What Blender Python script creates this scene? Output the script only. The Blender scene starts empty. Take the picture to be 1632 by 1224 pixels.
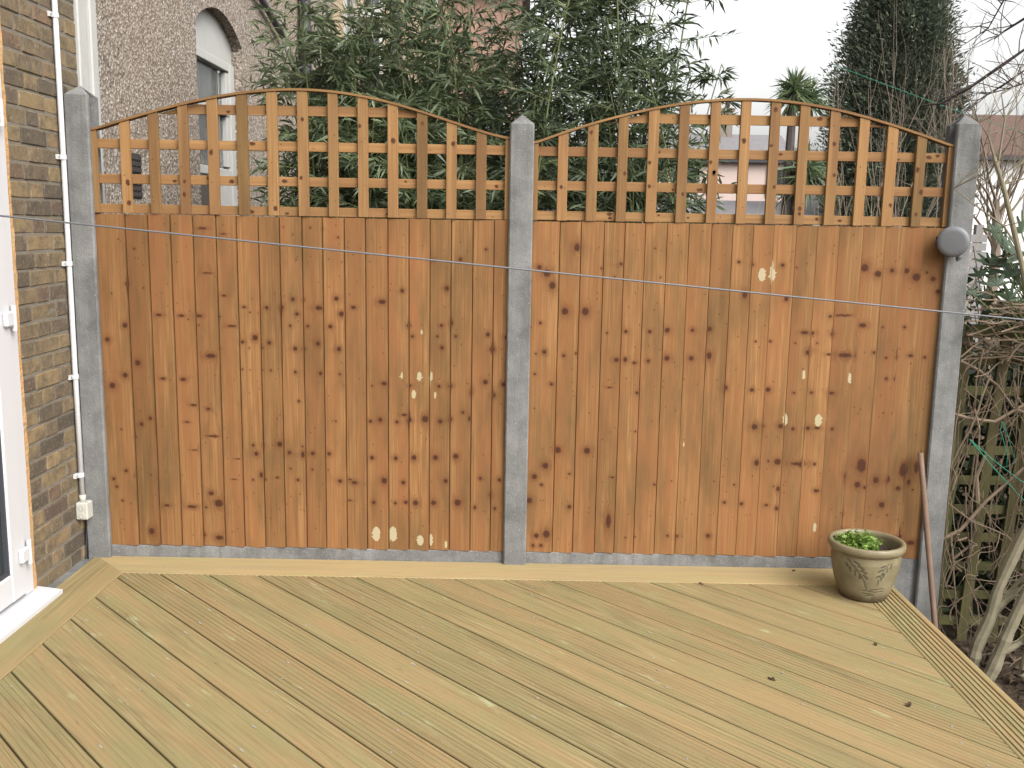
import bpy, bmesh, math, random
import numpy as np
from mathutils import Vector, Matrix, Quaternion
from mathutils.geometry import delaunay_2d_cdt
random.seed(7); rng = np.random.default_rng(7)
S = bpy.context.scene
COL = S.collection

# ------------------------------------------------------------------ camera
CAMP = np.array([-0.0215, -4.3245, 1.5549]); YAW, PITCH, ROLL, FPX = 0.00093, 0.16138, -0.01742, 1550.0
def cam_axes():
    f = np.array([-math.sin(YAW)*math.cos(PITCH), math.cos(YAW)*math.cos(PITCH), -math.sin(PITCH)])
    r0 = np.array([math.cos(YAW), math.sin(YAW), 0.0]); d0 = np.cross(f, r0)
    r = math.cos(ROLL)*r0 + math.sin(ROLL)*d0
    return r, np.cross(f, r), f
CR, CD, CF = cam_axes()
def px(x, y, plane, val):
    """photo pixel -> point on the plane x, y or z = val"""
    v = CF + (x-816)/FPX*CR + (y-612)/FPX*CD
    i = 'xyz'.index(plane)
    return CAMP + (val-CAMP[i])/v[i]*v
cam = bpy.data.cameras.new('camera'); cam_o = bpy.data.objects.new('camera', cam); COL.objects.link(cam_o)
cam.sensor_width = 36; cam.lens = FPX/1632*36; cam.clip_start = 0.05; cam.clip_end = 900
M4 = Matrix.Identity(4)
for i in range(3):
    M4[i][0], M4[i][1], M4[i][2], M4[i][3] = CR[i], -CD[i], -CF[i], CAMP[i]
cam_o.matrix_world = M4
S.camera = cam_o

# ------------------------------------------------------------------ light: bright overcast
SUN_EL, SUN_AZ = 42, 140           # azimuth measured clockwise from +Y
W = bpy.data.worlds.new('World'); S.world = W; W.use_nodes = True
wn = W.node_tree; bg = wn.nodes['Background']
sky = wn.nodes.new('ShaderNodeTexSky'); sky.sky_type = 'NISHITA'; sky.sun_disc = False
sky.sun_elevation = math.radians(SUN_EL); sky.sun_rotation = math.radians(SUN_AZ)
sky.air_density = 1.6; sky.dust_density = 6.0; sky.ozone_density = 1.0
hs = wn.nodes.new('ShaderNodeHueSaturation'); hs.inputs['Saturation'].default_value = 0.10
wn.links.new(sky.outputs[0], hs.inputs['Color']); wn.links.new(hs.outputs[0], bg.inputs['Color'])
bg.inputs['Strength'].default_value = 0.15
sun = bpy.data.lights.new('sun', 'SUN'); sun.energy = 0.50; sun.angle = math.radians(50); sun.color = (1.0, .97, .92)
sun_o = bpy.data.objects.new('sun', sun); COL.objects.link(sun_o)
_d = Vector((math.sin(math.radians(SUN_AZ))*math.cos(math.radians(SUN_EL)), math.cos(math.radians(SUN_AZ))*math.cos(math.radians(SUN_EL)), math.sin(math.radians(SUN_EL))))
sun_o.rotation_euler = _d.to_track_quat('Z', 'Y').to_euler(); sun_o.location = (0, -3, 9)
vs = S.view_settings; vs.view_transform = 'Standard'; vs.look = 'None'; vs.gamma = 1; vs.use_curve_mapping = False
vs.exposure = 1.40
S.render.engine = 'CYCLES'
S.render.resolution_x, S.render.resolution_y = 1024, 768

# ------------------------------------------------------------------ helpers: materials
class Mat:
    def __init__(s, name, rough=.7, spec=.3):
        s.m = bpy.data.materials.new(name); s.m.use_nodes = True; s.t = s.m.node_tree
        s.b = s.t.nodes['Principled BSDF']; s.b.inputs['Roughness'].default_value = rough
        s.b.inputs['Specular IOR Level'].default_value = spec
    def n(s, typ, ins=None, **props):
        nd = s.t.nodes.new('ShaderNode'+typ)
        for k, v in props.items(): setattr(nd, k, v)
        for k, v in (ins or {}).items(): s.put(nd.inputs[k], v)
        return nd
    def put(s, sock, v):
        if isinstance(v, bpy.types.NodeSocket): s.t.links.new(v, sock)
        elif isinstance(v, bpy.types.Node): s.t.links.new(v.outputs[0], sock)
        else: sock.default_value = (*v, 1.0) if (isinstance(v, tuple) and len(v) == 3 and sock.type == 'RGBA') else v
    def math(s, op, a, b=0.0, clamp=False):
        nd = s.n('Math', {0: a, 1: b}, operation=op); nd.use_clamp = clamp; return nd.outputs[0]
    def mix(s, f, a, b, blend='MIX'):
        nd = s.t.nodes.new('ShaderNodeMix'); nd.data_type = 'RGBA'; nd.blend_type = blend
        s.put(nd.inputs[0], f); s.put(nd.inputs[6], a); s.put(nd.inputs[7], b); return nd.outputs[2]
    def ramp(s, f, stops):
        nd = s.n('ValToRGB', {0: f}); e = nd.color_ramp.elements
        while len(e) < len(stops): e.new(.5)
        for el, (p, c) in zip(e, stops):
            el.position = p; el.color = (*c, 1) if isinstance(c, tuple) else (c, c, c, 1)
        return nd.outputs[0]
    def noise(s, vec, scale, detail=3, rough=.5, out=0):
        return s.n('TexNoise', {'Vector': vec, 'Scale': scale, 'Detail': detail, 'Roughness': rough}).outputs[out]
    def attr(s, name, out=2): return s.n('Attribute', attribute_name=name).outputs[out]
    def obj(s): return s.n('TexCoord').outputs['Object']
    def pos(s): return s.n('NewGeometry').outputs['Position']
    def rnd(s): return s.n('ObjectInfo').outputs['Random']
    def color(s, c): s.put(s.b.inputs['Base Color'], s.mix(1.0, c, (.78, .78, .78), 'MULTIPLY')); return s
    def bump(s, h, strength=.3, dist=.002):
        nd = s.n('Bump', {'Height': h, 'Strength': strength, 'Distance': dist}); s.put(s.b.inputs['Normal'], nd.outputs[0]); return s

def plain(name, c, rough=.6, spec=.3, var=.12, scale=9):
    m = Mat(name, rough, spec); p = m.pos()
    f = m.noise(p, scale, 4)
    m.color(m.mix(f, tuple(x*(1-var) for x in c), tuple(min(1, x*(1+var)) for x in c)))
    m.bump(m.noise(p, scale*14, 2), .15); return m.m

def wood(name, light, dark, tintA, tintB, knotc=(.055, .018, .009), halo=(.120, .044, .016), palec=(.43, .37, .23), grain=1.0, green=0.0):
    """board timber; UV = (across, along) in metres; point attributes rnd, tone, knot, halo, pale"""
    m = Mat(name, .78, .18)
    uv = m.n('UVMap', uv_map='UVMap').outputs[0]; r = m.attr('rnd')
    sx = m.n('SeparateXYZ', {0: uv}); u, v = sx.outputs[0], sx.outputs[1]
    def vec(a, b, k=53.0):
        return m.n('CombineXYZ', {0: m.math('MULTIPLY', u, a), 1: m.math('MULTIPLY', v, b), 2: m.math('MULTIPLY', r, k)}).outputs[0]
    fine = m.noise(vec(170, 2.5), 1, 3, .6)
    ring = m.noise(vec(7, .55), 1, 1.5, .4)
    rings = m.math('SINE', m.math('MULTIPLY', ring, 75))
    rings = m.math('MULTIPLY_ADD', rings, .5); rings.node.inputs[2].default_value = .5
    broad = m.noise(vec(16, .9, 31), 1, 3, .55)
    blot = m.noise(vec(9, 2.3, 17), 1, 4, .6)
    c = m.mix(m.ramp(fine, [(.30, 0.0), (.70, 1.0)]), light, dark)
    c = m.mix(m.math('MULTIPLY', rings, .26*grain), c, dark)
    c = m.mix(m.ramp(broad, [(.40, 0.0), (.62, .8)]), c, tintA)
    c = m.mix(m.ramp(blot, [(.46, 0.0), (.70, .75)]), c, tintB)
    t = m.attr('tone')      # -1 .. 1
    c = m.mix(m.math('MULTIPLY', t, 1.0, True), c, m.mix(1.0, c, (.62, .66, .62), 'MULTIPLY'))
    c = m.mix(m.math('MULTIPLY', t, -1.0, True), c, m.mix(1.0, c, (1.28, 1.25, 1.18), 'MULTIPLY'))
    if green:
        g = m.noise(vec(22, 3.5, 77), 1, 4, .65)
        c = m.mix(m.ramp(g, [(.64, 0.0), (.74, green)]), c, (.40, .43, .25))
        g2 = m.noise(vec(60, 9, 91), 1, 5, .7)
        c = m.mix(m.ramp(g2, [(.62, 0.0), (.76, .7)]), c, (.10, .075, .045))
    nz = m.noise(vec(90, 45), 1, 3, .6)
    kn = m.math('ADD', m.attr('knot'), m.math('MULTIPLY', m.math('SUBTRACT', nz, .5), .55))
    c = m.mix(m.math('MULTIPLY', m.attr('halo'), m.math('ADD', .15, m.math('MULTIPLY', nz, .8))), c, halo)
    c = m.mix(m.ramp(kn, [(.30, 0.0), (.80, .9)]), c, knotc)
    pl = m.math('ADD', m.attr('pale'), m.math('MULTIPLY', m.math('SUBTRACT', nz, .5), .5))
    c = m.mix(m.ramp(pl, [(.40, 0.0), (.52, .95)]), c, palec)
    m.color(c)
    m.bump(m.math('ADD', fine, m.math('MULTIPLY', rings, .4)), .25, .0012)
    return m.m

MAT = {}
MAT['fence'] = wood('fence_timber', (.352, .190, .078), (.198, .090, .032), (.250, .106, .042), (.140, .082, .032), grain=1.2)
MAT['lattice'] = wood('lattice_timber', (.345, .200, .088), (.215, .112, .042), (.185, .092, .040), (.255, .145, .058), grain=1.4)
MAT['deck'] = wood('deck_timber', (.345, .280, .138), (.165, .122, .056), (.292, .200, .096), (.225, .200, .090), grain=1.6, green=.6)
MAT['deck_pale'] = wood('deck_border_timber', (.385, .305, .170), (.250, .180, .088), (.36, .26, .125), (.30, .25, .12), grain=1.3, green=.3)
MAT['oldwood'] = wood('old_green_timber', (.145, .120, .055), (.075, .060, .028), (.105, .112, .040), (.06, .046, .025))

m = Mat('concrete', .92, .2); p = m.obj()
big = m.noise(p, 6, 5, .6); med = m.noise(p, 38, 4, .6); sp = m.noise(p, 150, 3, .6)
c = m.mix(m.ramp(big, [(.35, 0.0), (.66, 1.0)]), (.120, .119, .115), (.225, .222, .214))
c = m.mix(m.ramp(med, [(.50, 0.0), (.72, .45)]), c, (.15, .15, .145))
c = m.mix(m.ramp(sp, [(.60, 0.0), (.70, .6)]), c, (.36, .36, .35))
c = m.mix(m.ramp(sp, [(.26, .6), (.36, 0.0)]), c, (.10, .10, .10))
sx = m.n('Mapping', {'Vector': p, 'Scale': (26, 26, 1.1)})
c = m.mix(m.ramp(m.noise(sx.outputs[0], 1, 4, .6), [(.50, 0.0), (.72, .55)]), c, (.105, .103, .094))
c = m.mix(m.ramp(m.noise(p, 75, 2, .5), [(.72, 0.0), (.76, .7)]), c, (.36, .36, .33))
m.color(c); m.bump(m.math('ADD', med, sp), .6, .004); MAT['concrete'] = m.m

m = Mat('stock_brick', .93, .15); p = m.obj(); r = m.rnd()
wv = m.n('VectorMath', {0: p, 1: m.n('CombineXYZ', {0: m.math('MULTIPLY', r, 41), 1: m.math('MULTIPLY', r, 17), 2: m.math('MULTIPLY', r, 9)})}, operation='ADD').outputs[0]
c = m.ramp(r, [(0.0, (.090, .074, .056)), (.22, (.165, .125, .078)), (.42, (.225, .165, .090)), (.6, (.130, .100, .070)), (.78, (.25, .18, .095)), (.93, (.175, .115, .075)), (1.0, (.066, .058, .050))])
soot = m.noise(wv, 16, 5, .65)
c = m.mix(m.ramp(soot, [(.44, 0.0), (.70, .75)]), c, (.066, .058, .052))
c = m.mix(m.ramp(m.noise(wv, 60, 3, .6), [(.55, 0.0), (.75, .5)]), c, (.34, .26, .16))
m.color(c); m.bump(m.noise(wv, 110, 4, .65), .8, .004); MAT['brick'] = m.m

m = Mat('mortar', .95, .1); p = m.pos()
c = m.mix(m.noise(p, 20, 5, .6), (.125, .110, .088), (.235, .208, .168)); m.color(c); m.bump(m.noise(p, 140, 3), .8, .004); MAT['mortar'] = m.m
m = Mat('cut_brick', .95, .1); p = m.pos()
c = m.mix(m.ramp(m.noise(p, 26, 5, .7), [(.3, 0.0), (.7, 1.0)]), (.50, .26, .085), (.42, .31, .19))
c = m.mix(m.ramp(m.noise(p, 70, 3, .7), [(.60, 0.0), (.70, .8)]), c, (.18, .12, .07)); m.color(c); m.bump(m.noise(p, 60, 4), 1.0, .008); MAT['cutbrick'] = m.m

m = Mat('pebbledash', .95, .15); p = m.pos()
vo = m.n('TexVoronoi', {'Vector': p, 'Scale': 62.0}); hue = m.n('SeparateColor', {0: vo.outputs['Color']})
c = m.ramp(hue.outputs[0], [(0, (.055, .046, .040)), (.2, (.19, .157, .132)), (.5, (.31, .272, .232)), (.75, (.43, .39, .335)), (.92, (.26, .19, .14)), (1, (.70, .67, .61))])
c = m.mix(m.ramp(vo.outputs['Distance'], [(.25, 0.0), (.62, .55)]), c, (.16, .125, .10))
c = m.mix(m.ramp(m.noise(p, 1.2, 4), [(.35, 0.0), (.75, .30)]), c, (.30, .22, .15))
m.color(c); m.bump(vo.outputs['Distance'], .9, -.006 if False else .006); MAT['pebble'] = m.m

MAT['upvc'] = plain('white_upvc', (.54, .54, .555), .35, .4, .02)
MAT['whitepaint'] = plain('old_white_paint', (.42, .415, .39), .55, .3, .10, 14)  # white paint, darkened to carry the soffit shade on arch_head
MAT['conduit'] = plain('white_plastic_conduit', (.56, .56, .56), .45, .35, .04)
MAT['boxplastic'] = plain('aged_cream_plastic', (.46, .445, .39), .5, .3, .08)
MAT['castiron'] = plain('black_iron_pipe', (.022, .022, .026), .5, .4, .25)
MAT['greypipe'] = plain('grey_waste_pipe', (.10, .10, .105), .55, .3, .2)
MAT['vent'] = plain('sooty_air_brick', (.055, .048, .045), .9, .1, .3)
MAT['greyplastic'] = plain('grey_plastic', (.150, .153, .160), .42, .4, .06)
MAT['darkplastic'] = plain('dark_plastic', (.05, .052, .06), .5, .3, .1)
MAT['wire'] = plain('blue_grey_line', (.115, .115, .125), .4, .4, .05)
MAT['steel'] = plain('zinc_steel', (.24, .245, .24), .35, .5, .1)
MAT['stick'] = plain('weathered_brown_handle', (.19, .125, .090), .75, .2, .25, 22)
MAT['soil'] = plain('potting_soil', (.035, .024, .019), .95, .1, .5, 60)
MAT['bark'] = plain('pale_bark', (.21, .185, .125), .85, .15, .28, 30)
MAT['twig'] = plain('grey_brown_twig', (.20, .160, .122), .85, .15, .25, 20)
MAT['vine'] = plain('dead_vine_stem', (.175, .130, .090), .9, .1, .35, 18)
MAT['darkbark'] = plain('dark_bark', (.085, .070, .066), .9, .1, .25, 18)
MAT['culm'] = plain('bamboo_culm', (.13, .15, .055), .5, .3, .3, 12)
MAT['straw'] = plain('dry_straw_stem', (.36, .30, .205), .9, .1, .2, 12)
MAT['twine'] = plain('green_twine', (.015, .20, .12), .5, .3, .1)
MAT['dryleaf'] = plain('dry_brown_leaf', (.075, .047, .032), .9, .1, .35, 60)
MAT['render'] = plain('beige_render', (.40, .31, .215), .9, .1, .12, 3)
MAT['pinkrender'] = plain('pinkish_render', (.50, .40, .36), .9, .1, .05, 1)
MAT['whiterender'] = plain('white_render', (.74, .74, .73), .9, .1, .05, 1)
MAT['slate'] = plain('grey_slate', (.17, .16, .165), .8, .2, .2, 4)
MAT['claytile'] = plain('brown_clay_tile', (.115, .072, .058), .85, .15, .25, 5)
MAT['farbrick'] = plain('far_red_brick', (.30, .19, .15), .9, .1, .2, 6)
MAT['chimneybrick'] = plain('grey_brown_chimney_brick', (.22, .185, .155), .9, .1, .2, 6)
MAT['curtain'] = plain('net_curtain', (.17, .165, .15), .9, .1, .2, 7)
MAT['greyfence'] = plain('weathered_grey_timber', (.235, .225, .22), .9, .1, .2, 5)

m = Mat('window_glass', .06, .5); m.color((.035, .04, .042)); MAT['glass'] = m.m
m = Mat('clear_pane', .04, .5); m.b.inputs['Transmission Weight'].default_value = .95; m.color((.85, .88, .87)); m.b.inputs['IOR'].default_value = 1.1; MAT['pane'] = m.m

m = Mat('glazed_stoneware', .42, .4); p = m.obj(); z = m.n('SeparateXYZ', {0: p}).outputs[2]
n1 = m.noise(p, 11, 5, .6)
c = m.mix(m.ramp(n1, [(.3, 0.0), (.7, 1.0)]), (.155, .128, .070), (.250, .210, .125))
low = m.math('ADD', m.math('MULTIPLY', z, -16), m.math('MULTIPLY', n1, 1.6))
c = m.mix(m.ramp(low, [(.05, 0.0), (.55, .8)]), c, (.105, .075, .050))
c = m.mix(m.ramp(m.noise(p, 45, 4, .7), [(.55, 0.0), (.72, .55)]), c, (.125, .092, .052))
c = m.mix(m.attr('motif'), c, (.030, .033, .026)); m.color(c); m.bump(m.noise(p, 50, 3), .2, .002); MAT['pot'] = m.m

def leafmat(name, a, b, c2, rough=.5, trans=.25):
    m = Mat(name, rough, .3); t = m.attr('tone')
    col = m.ramp(t, [(0.0, a), (.55, b), (1.0, c2)]); m.color(col)
    tr = m.n('BsdfTranslucent', {'Color': col}); ms = m.n('MixShader', {0: trans, 1: m.b.outputs[0], 2: tr.outputs[0]})
    m.t.links.new(ms.outputs[0], m.t.nodes['Material Output'].inputs['Surface']); return m.m
MAT['bamboo'] = leafmat('bamboo_leaf', (.036, .050, .026), (.082, .110, .054), (.175, .208, .110), .42)
MAT['conifer'] = leafmat('conifer_needle', (.046, .060, .042), (.088, .108, .072), (.150, .170, .110), .8, .15)
MAT['palm'] = leafmat('palm_blade', (.045, .07, .035), (.09, .135, .06), (.20, .23, .11), .5)
MAT['herb'] = leafmat('fresh_herb_leaf', (.075, .13, .022), (.155, .265, .04), (.30, .42, .09), .5, .3)
MAT['hedge'] = leafmat('dark_hedge_leaf', (.018, .026, .014), (.036, .055, .022), (.085, .115, .045), .45, .15)
MAT['broad'] = leafmat('broad_evergreen_leaf', (.028, .045, .024), (.055, .085, .042), (.10, .135, .07), .4, .2)
MAT['litter'] = leafmat('leaf_litter', (.03, .02, .014), (.075, .05, .032), (.15, .11, .07), .9, .05)
m = Mat('garden_soil', .97, .08); p = m.pos()
m.color(m.mix(m.noise(p, 5, 6, .65), (.030, .022, .016), (.095, .07, .048))); m.bump(m.noise(p, 30, 5), 1.0, .03); MAT['ground'] = m.m

# ------------------------------------------------------------------ helpers: meshes and objects
def link(name, me, mat=None, parent=None, loc=None):
    o = bpy.data.objects.new(name, me); COL.objects.link(o)
    if mat is not None and me is not None: me.materials.append(MAT[mat] if isinstance(mat, str) else mat)
    if parent is not None: o.parent = parent
    if loc is not None: o.location = loc
    return o
def tag(o, label, cat, group=None):
    o['label'] = label; o['category'] = cat
    if group: o['group'] = group
    return o
def empty(name, loc, label, cat, group=None):
    o = link(name, None, loc=loc); o.empty_display_size = .1
    return tag(o, label, cat, group)
def mesh(name, V, Fs, smooth=False):
    me = bpy.data.meshes.new(name); me.from_pydata([tuple(map(float, v)) for v in V], [], [tuple(map(int, f)) for f in Fs]); me.update()
    if smooth: me.polygons.foreach_set('use_smooth', [True]*len(me.polygons))
    return me
def fattr(me, name, vals):
    a = me.attributes.new(name, 'FLOAT', 'POINT'); a.data.foreach_set('value', np.asarray(vals, dtype=np.float32))
class MB:
    """collects verts / faces"""
    def __init__(s): s.V, s.F = [], []
    def add(s, V, F):
        b = len(s.V); s.V += [tuple(v) for v in V]; s.F += [tuple(i+b for i in f) for f in F]; return s
    def box(s, x0, x1, y0, y1, z0, z1):
        return s.add([(x0,y0,z0),(x1,y0,z0),(x1,y1,z0),(x0,y1,z0),(x0,y0,z1),(x1,y0,z1),(x1,y1,z1),(x0,y1,z1)],
                     [(3,2,1,0),(4,5,6,7),(0,1,5,4),(1,2,6,5),(2,3,7,6),(3,0,4,7)])
    def tube(s, pts, rad, n=6, caps=True):
        P = np.asarray(pts, float); k = len(P); R = np.full(k, rad) if np.isscalar(rad) else np.asarray(rad, float)
        T = np.gradient(P, axis=0); T /= np.linalg.norm(T, axis=1)[:, None] + 1e-9
        ref = np.array([0, 0, 1.0]) if abs(T[0][2]) < .8 else np.array([1.0, 0, 0])
        V = []
        for i in range(k):
            a = np.cross(T[i], ref); a /= np.linalg.norm(a)+1e-9; b = np.cross(T[i], a)
            for j in range(n):
                t = 2*math.pi*j/n; V.append(P[i]+R[i]*(math.cos(t)*a+math.sin(t)*b))
        F = [(i*n+j, i*n+(j+1) % n, (i+1)*n+(j+1) % n, (i+1)*n+j) for i in range(k-1) for j in range(n)]
        if caps: F += [tuple(range(n))[::-1], tuple((k-1)*n+j for j in range(n))]
        return s.add(V, F)
    def lathe(s, prof, n=40, cx=0, cy=0, close=True):
        V = [(cx+r*math.cos(2*math.pi*j/n), cy+r*math.sin(2*math.pi*j/n), z) for r, z in prof for j in range(n)]
        k = len(prof)
        F = [(i*n+j, i*n+(j+1) % n, (i+1)*n+(j+1) % n, (i+1)*n+j) for i in range(k-1) for j in range(n)]
        if close: F += [tuple(range(n))[::-1], tuple((k-1)*n+j for j in range(n))]
        return s.add(V, F)
    def prism(s, poly, ax, a0, a1):
        """extrude a 2-D polygon along axis ax (0 x, 1 y, 2 z)"""
        n = len(poly)
        def P(q, a): l = list(q); l.insert(ax, a); return tuple(l)
        V = [P(q, a0) for q in poly]+[P(q, a1) for q in poly]
        return s.add(V, [tuple(range(n)), tuple(range(2*n-1, n-1, -1))]+[(i, i+n, (i+1) % n+n, (i+1) % n) for i in range(n)])
    def me(s, name, smooth=False, fix=True, bevel=0):
        me = mesh(name, s.V, s.F, smooth)
        if fix or bevel:
            bm = bmesh.new(); bm.from_mesh(me); bmesh.ops.recalc_face_normals(bm, faces=bm.faces)
            if bevel:
                ed = [e for e in bm.edges if len(e.link_faces) == 2 and e.calc_face_angle(0) > .6]
                bmesh.ops.bevel(bm, geom=ed, offset=bevel, segments=1, affect='EDGES', profile=.5)
            bm.to_mesh(me); bm.free()
            if smooth: me.polygons.foreach_set('use_smooth', [True]*len(me.polygons))
        return me
    def build(s, name, mat, parent=None, loc=None, smooth=False, bevel=0): return link(name, s.me(name, smooth, True, bevel), mat, parent, loc)

def wood_attrs(me, across, along, tone=0.0, rnd=None):
    """UVs in metres from vertex positions + flat attributes for plain timber pieces"""
    co = np.empty(len(me.vertices)*3, np.float32); me.vertices.foreach_get('co', co); co = co.reshape(-1, 3)
    A, L = np.asarray(across, np.float32), np.asarray(along, np.float32)
    uv = np.stack([co@A, co@L], 1)
    li = np.empty(len(me.loops), np.int32); me.loops.foreach_get('vertex_index', li)
    lay = me.uv_layers.new(name='UVMap'); lay.data.foreach_set('uv', uv[li].ravel())
    n = len(co)
    fattr(me, 'rnd', np.full(n, random.random() if rnd is None else rnd)); fattr(me, 'tone', np.full(n, tone))
    return me

# ------------------------------------------------------------------ ground
g = MB().add([(-320, -60, 0), (320, -60, 0), (320, 620, 0), (-320, 620, 0)], [(0, 1, 2, 3)]).build('ground', 'ground', loc=(0, 0, -.40))
g['kind'] = 'structure'

# ------------------------------------------------------------------ concrete posts and gravel boards
SP, PW, PD = 1.93, .105, .115
ZB, ZG = 1.577, .0555             # top and foot of the boards
def post(cx, top, label):
    h = PW/2; a, b, d = .022, .078, .022
    poly = [(-h+.006, 0), (h-.006, 0), (h, .006), (h, a), (h-d, a), (h-d, b), (h, b), (h, PD), (-h, PD), (-h, b), (-h+d, b), (-h+d, a), (-h, a), (-h, .006)]
    mb = MB(); sh = top-.045; n = len(poly)
    V = [(x, y, z) for z in (-.55, sh) for x, y in poly]+[(0, PD/2, top)]
    mb.add(V, [(i, (i+1) % n, n+(i+1) % n, n+i) for i in range(n)]+[(n+i, n+(i+1) % n, 2*n) for i in range(n)])
    o = mb.build('concrete_post', 'concrete', loc=(cx, 0, 0))
    return tag(o, label, 'post', 'concrete fence posts')
post(-SP, 2.125, 'pointed grey concrete fence post against the brick house wall')
post(0, 2.035, 'pointed grey concrete fence post between the two timber panels')
post(SP, 2.066, 'pointed grey concrete fence post carrying the round clothes line reel')
for cx, lab in ((-SP/2, 'concrete gravel board under the fence panel next to the house'), (SP/2, 'concrete gravel board under the fence panel behind the flower pot')):
    hw = SP/2-PW/2+.014
    o = MB().box(-hw, hw, .030, .072, -.42, ZG-.002).build('gravel_board', 'concrete', loc=(cx, 0, 0), bevel=.004)
    tag(o, lab, 'gravel board', 'concrete gravel boards')

# ------------------------------------------------------------------ fence panels
def zoom(ox, oy, s, L): return [(ox+q[0]/s, oy+q[1]/s, q[2]/s, (q[3] if len(q) > 3 else q[2])/s) for q in L]
KN = zoom(150, 320, 3.6, [(180,715,16),(75,795,14),(250,930,17),(180,1000,16),(105,1060,18),(230,275,7),(190,475,10),(285,500,6),(140,220,5),(100,530,5),(370,655,18,8),(500,660,18,8),(600,660,18,9),(600,715,6),(540,680,6),(670,890,35,14),(395,1020,18,8),(510,1025,16,10),(620,158,25,6),(650,415,30,4),(745,545,14,6),(790,718,28,6),(740,190,14,4),(860,610,12,6),(925,785,17),(850,810,12,9),(1005,815,12),(990,613,12),(895,640,6),(950,645,7),(965,845,7),(890,843,6),(1075,612,12),(1140,565,11),(1200,568,9),(1165,650,11),(1290,615,22,14),(1285,820,14),(1155,848,13),(1205,850,9),(1125,717,8),(1225,720,9),(1355,722,12),(1390,562,14),(1420,650,16),(1405,850,14),(1300,990,12),(1410,995,8),(1155,983,9),(1015,972,7),(968,972,5),(895,970,5),(850,968,6),(1175,1150,8),(655,1195,14,6),(570,1170,20,4),(1240,155,6),(1310,160,7),(1400,210,7),(1085,150,5),(1140,195,5),(1160,338,5),(1345,335,5),(1420,352,5),(715,568,5),(720,665,6),(720,850,8)])
KN += zoom(120, 620, 3.6, [(433,168,11),(380,202,12),(265,230,6),(345,275,8),(293,468,10),(220,515,10),(238,560,9),(272,640,8),(440,815,20),(347,497,7),(437,490,5),(680,92,18,6),(762,115,13,8),(790,270,40,6),(640,190,14,5),(685,350,22,3),(1040,370,15),(1022,322,9),(1080,320,8),(1175,315,18),(1228,366,11),(1308,375,12,18),(1362,370,12),(1455,372,12),(1305,328,7),(1020,520,8),(1090,520,8),(1160,507,10,6),(1070,490,12,18),(1278,522,10),(1520,528,13),(1235,457,7),(1360,463,7),(1285,68,7),(1495,185,6),(780,600,18,14),(825,655,28,24),(670,675,30,10),(750,680,8),(830,852,26,14),(740,838,9),(525,668,18,8),(935,400,16,3),(910,518,14,3),(1025,597,4),(1290,603,4),(1450,465,5),(1575,520,12,6),(1575,640,12,5)])
KN += zoom(560, 380, 3.138, [(545,105,10),(412,110,8),(673,55,7),(155,318,20,12),(255,262,10),(478,250,12),(500,425,9,14),(450,435,9),(285,435,9),(305,490,8),(430,490,7),(522,490,8),(683,480,12),(775,495,10),(705,555,14),(453,547,10),(670,718,14),(760,730,12),(710,785,12),(600,770,8,14),(165,725,14,10),(438,740,9),(495,738,12,9),(290,737,9),(103,737,6),(370,903,18),(290,910,12),(445,915,12),(95,915,9),(145,908,12),(228,918,9),(265,882,16,7),(495,905,10,14),(558,870,8),(590,900,7,14),(10,345,12,8),(940,145,12),(978,175,20),(1005,235,16,20),(1128,45,16,20),(1348,127,8),(1068,365,18,20),(1170,365,19,22),(945,423,8),(1373,466,10),(1492,467,9),(1580,460,13),(1278,472,6),(965,568,11),(923,577,6),(1062,587,8),(1123,575,7),(1370,607,10,14),(1415,622,10,6),(1485,613,9),(1578,600,14),(1325,607,14,12),(1000,728,9),(917,678,7),(1428,772,8),(1420,965,6),(1290,745,12,4),(915,850,4),(1250,150,6),(1317,190,5),(1545,195,5),(1518,50,5)])
KN += zoom(560, 680, 3.138, [(103,157,11),(222,158,11),(313,155,14),(420,155,14),(522,148,15),(165,270,17),(260,278,10),(472,272,12),(645,258,9),(740,265,9),(112,380,9),(220,382,8),(273,377,10),(321,381,15),(410,382,14),(532,380,19),(617,405,7,11),(717,410,8),(695,340,8,14),(970,195,18),(915,250,14),(950,290,8),(890,370,15),(1032,118,17),(1178,120,16),(1090,400,10),(1090,235,7),(1285,470,14,40),(925,545,14),(975,535,20,24),(908,595,9),(948,593,9),(1580,545,7),(1370,555,5),(1418,552,5),(1305,252,11,5),(15,280,16,9)])
KN += zoom(1060, 380, 3.548, [(418,133,9),(495,150,9),(665,152,10),(745,165,6),(450,318,14,20),(685,340,13,16),(15,518,13),(155,520,12),(252,512,14),(12,678,13),(148,678,14),(250,665,17,22),(1130,165,22,24),(1203,200,20),(1283,182,13),(1367,183,15),(1420,220,24),(1515,230,15),(1540,300,14),(1482,193,7),(788,532,20,10),(832,535,16,10),(945,540,10,14),(932,440,9),(1118,492,20,13),(1232,502,7),(1355,502,9),(805,645,14),(1015,660,40,14),(925,655,16,8),(1180,645,10),(1250,675,8),(1310,672,9),(1387,662,15,10),(1468,673,9),(1070,665,9,14),(512,582,7),(595,582,8),(737,592,6),(860,593,6),(342,845,12,16),(490,857,11),(583,857,14),(728,873,8),(828,872,9),(940,875,18,8),(1250,793,9),(1295,793,6,10),(505,1065,18),(553,1062,10),(652,1060,14),(723,1078,10),(808,1075,12),(858,1072,16,8),(945,1078,9),(105,797,5),(293,800,4),(1105,965,4),(1232,987,5),(1280,987,5),(1005,435,45,5)])
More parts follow.
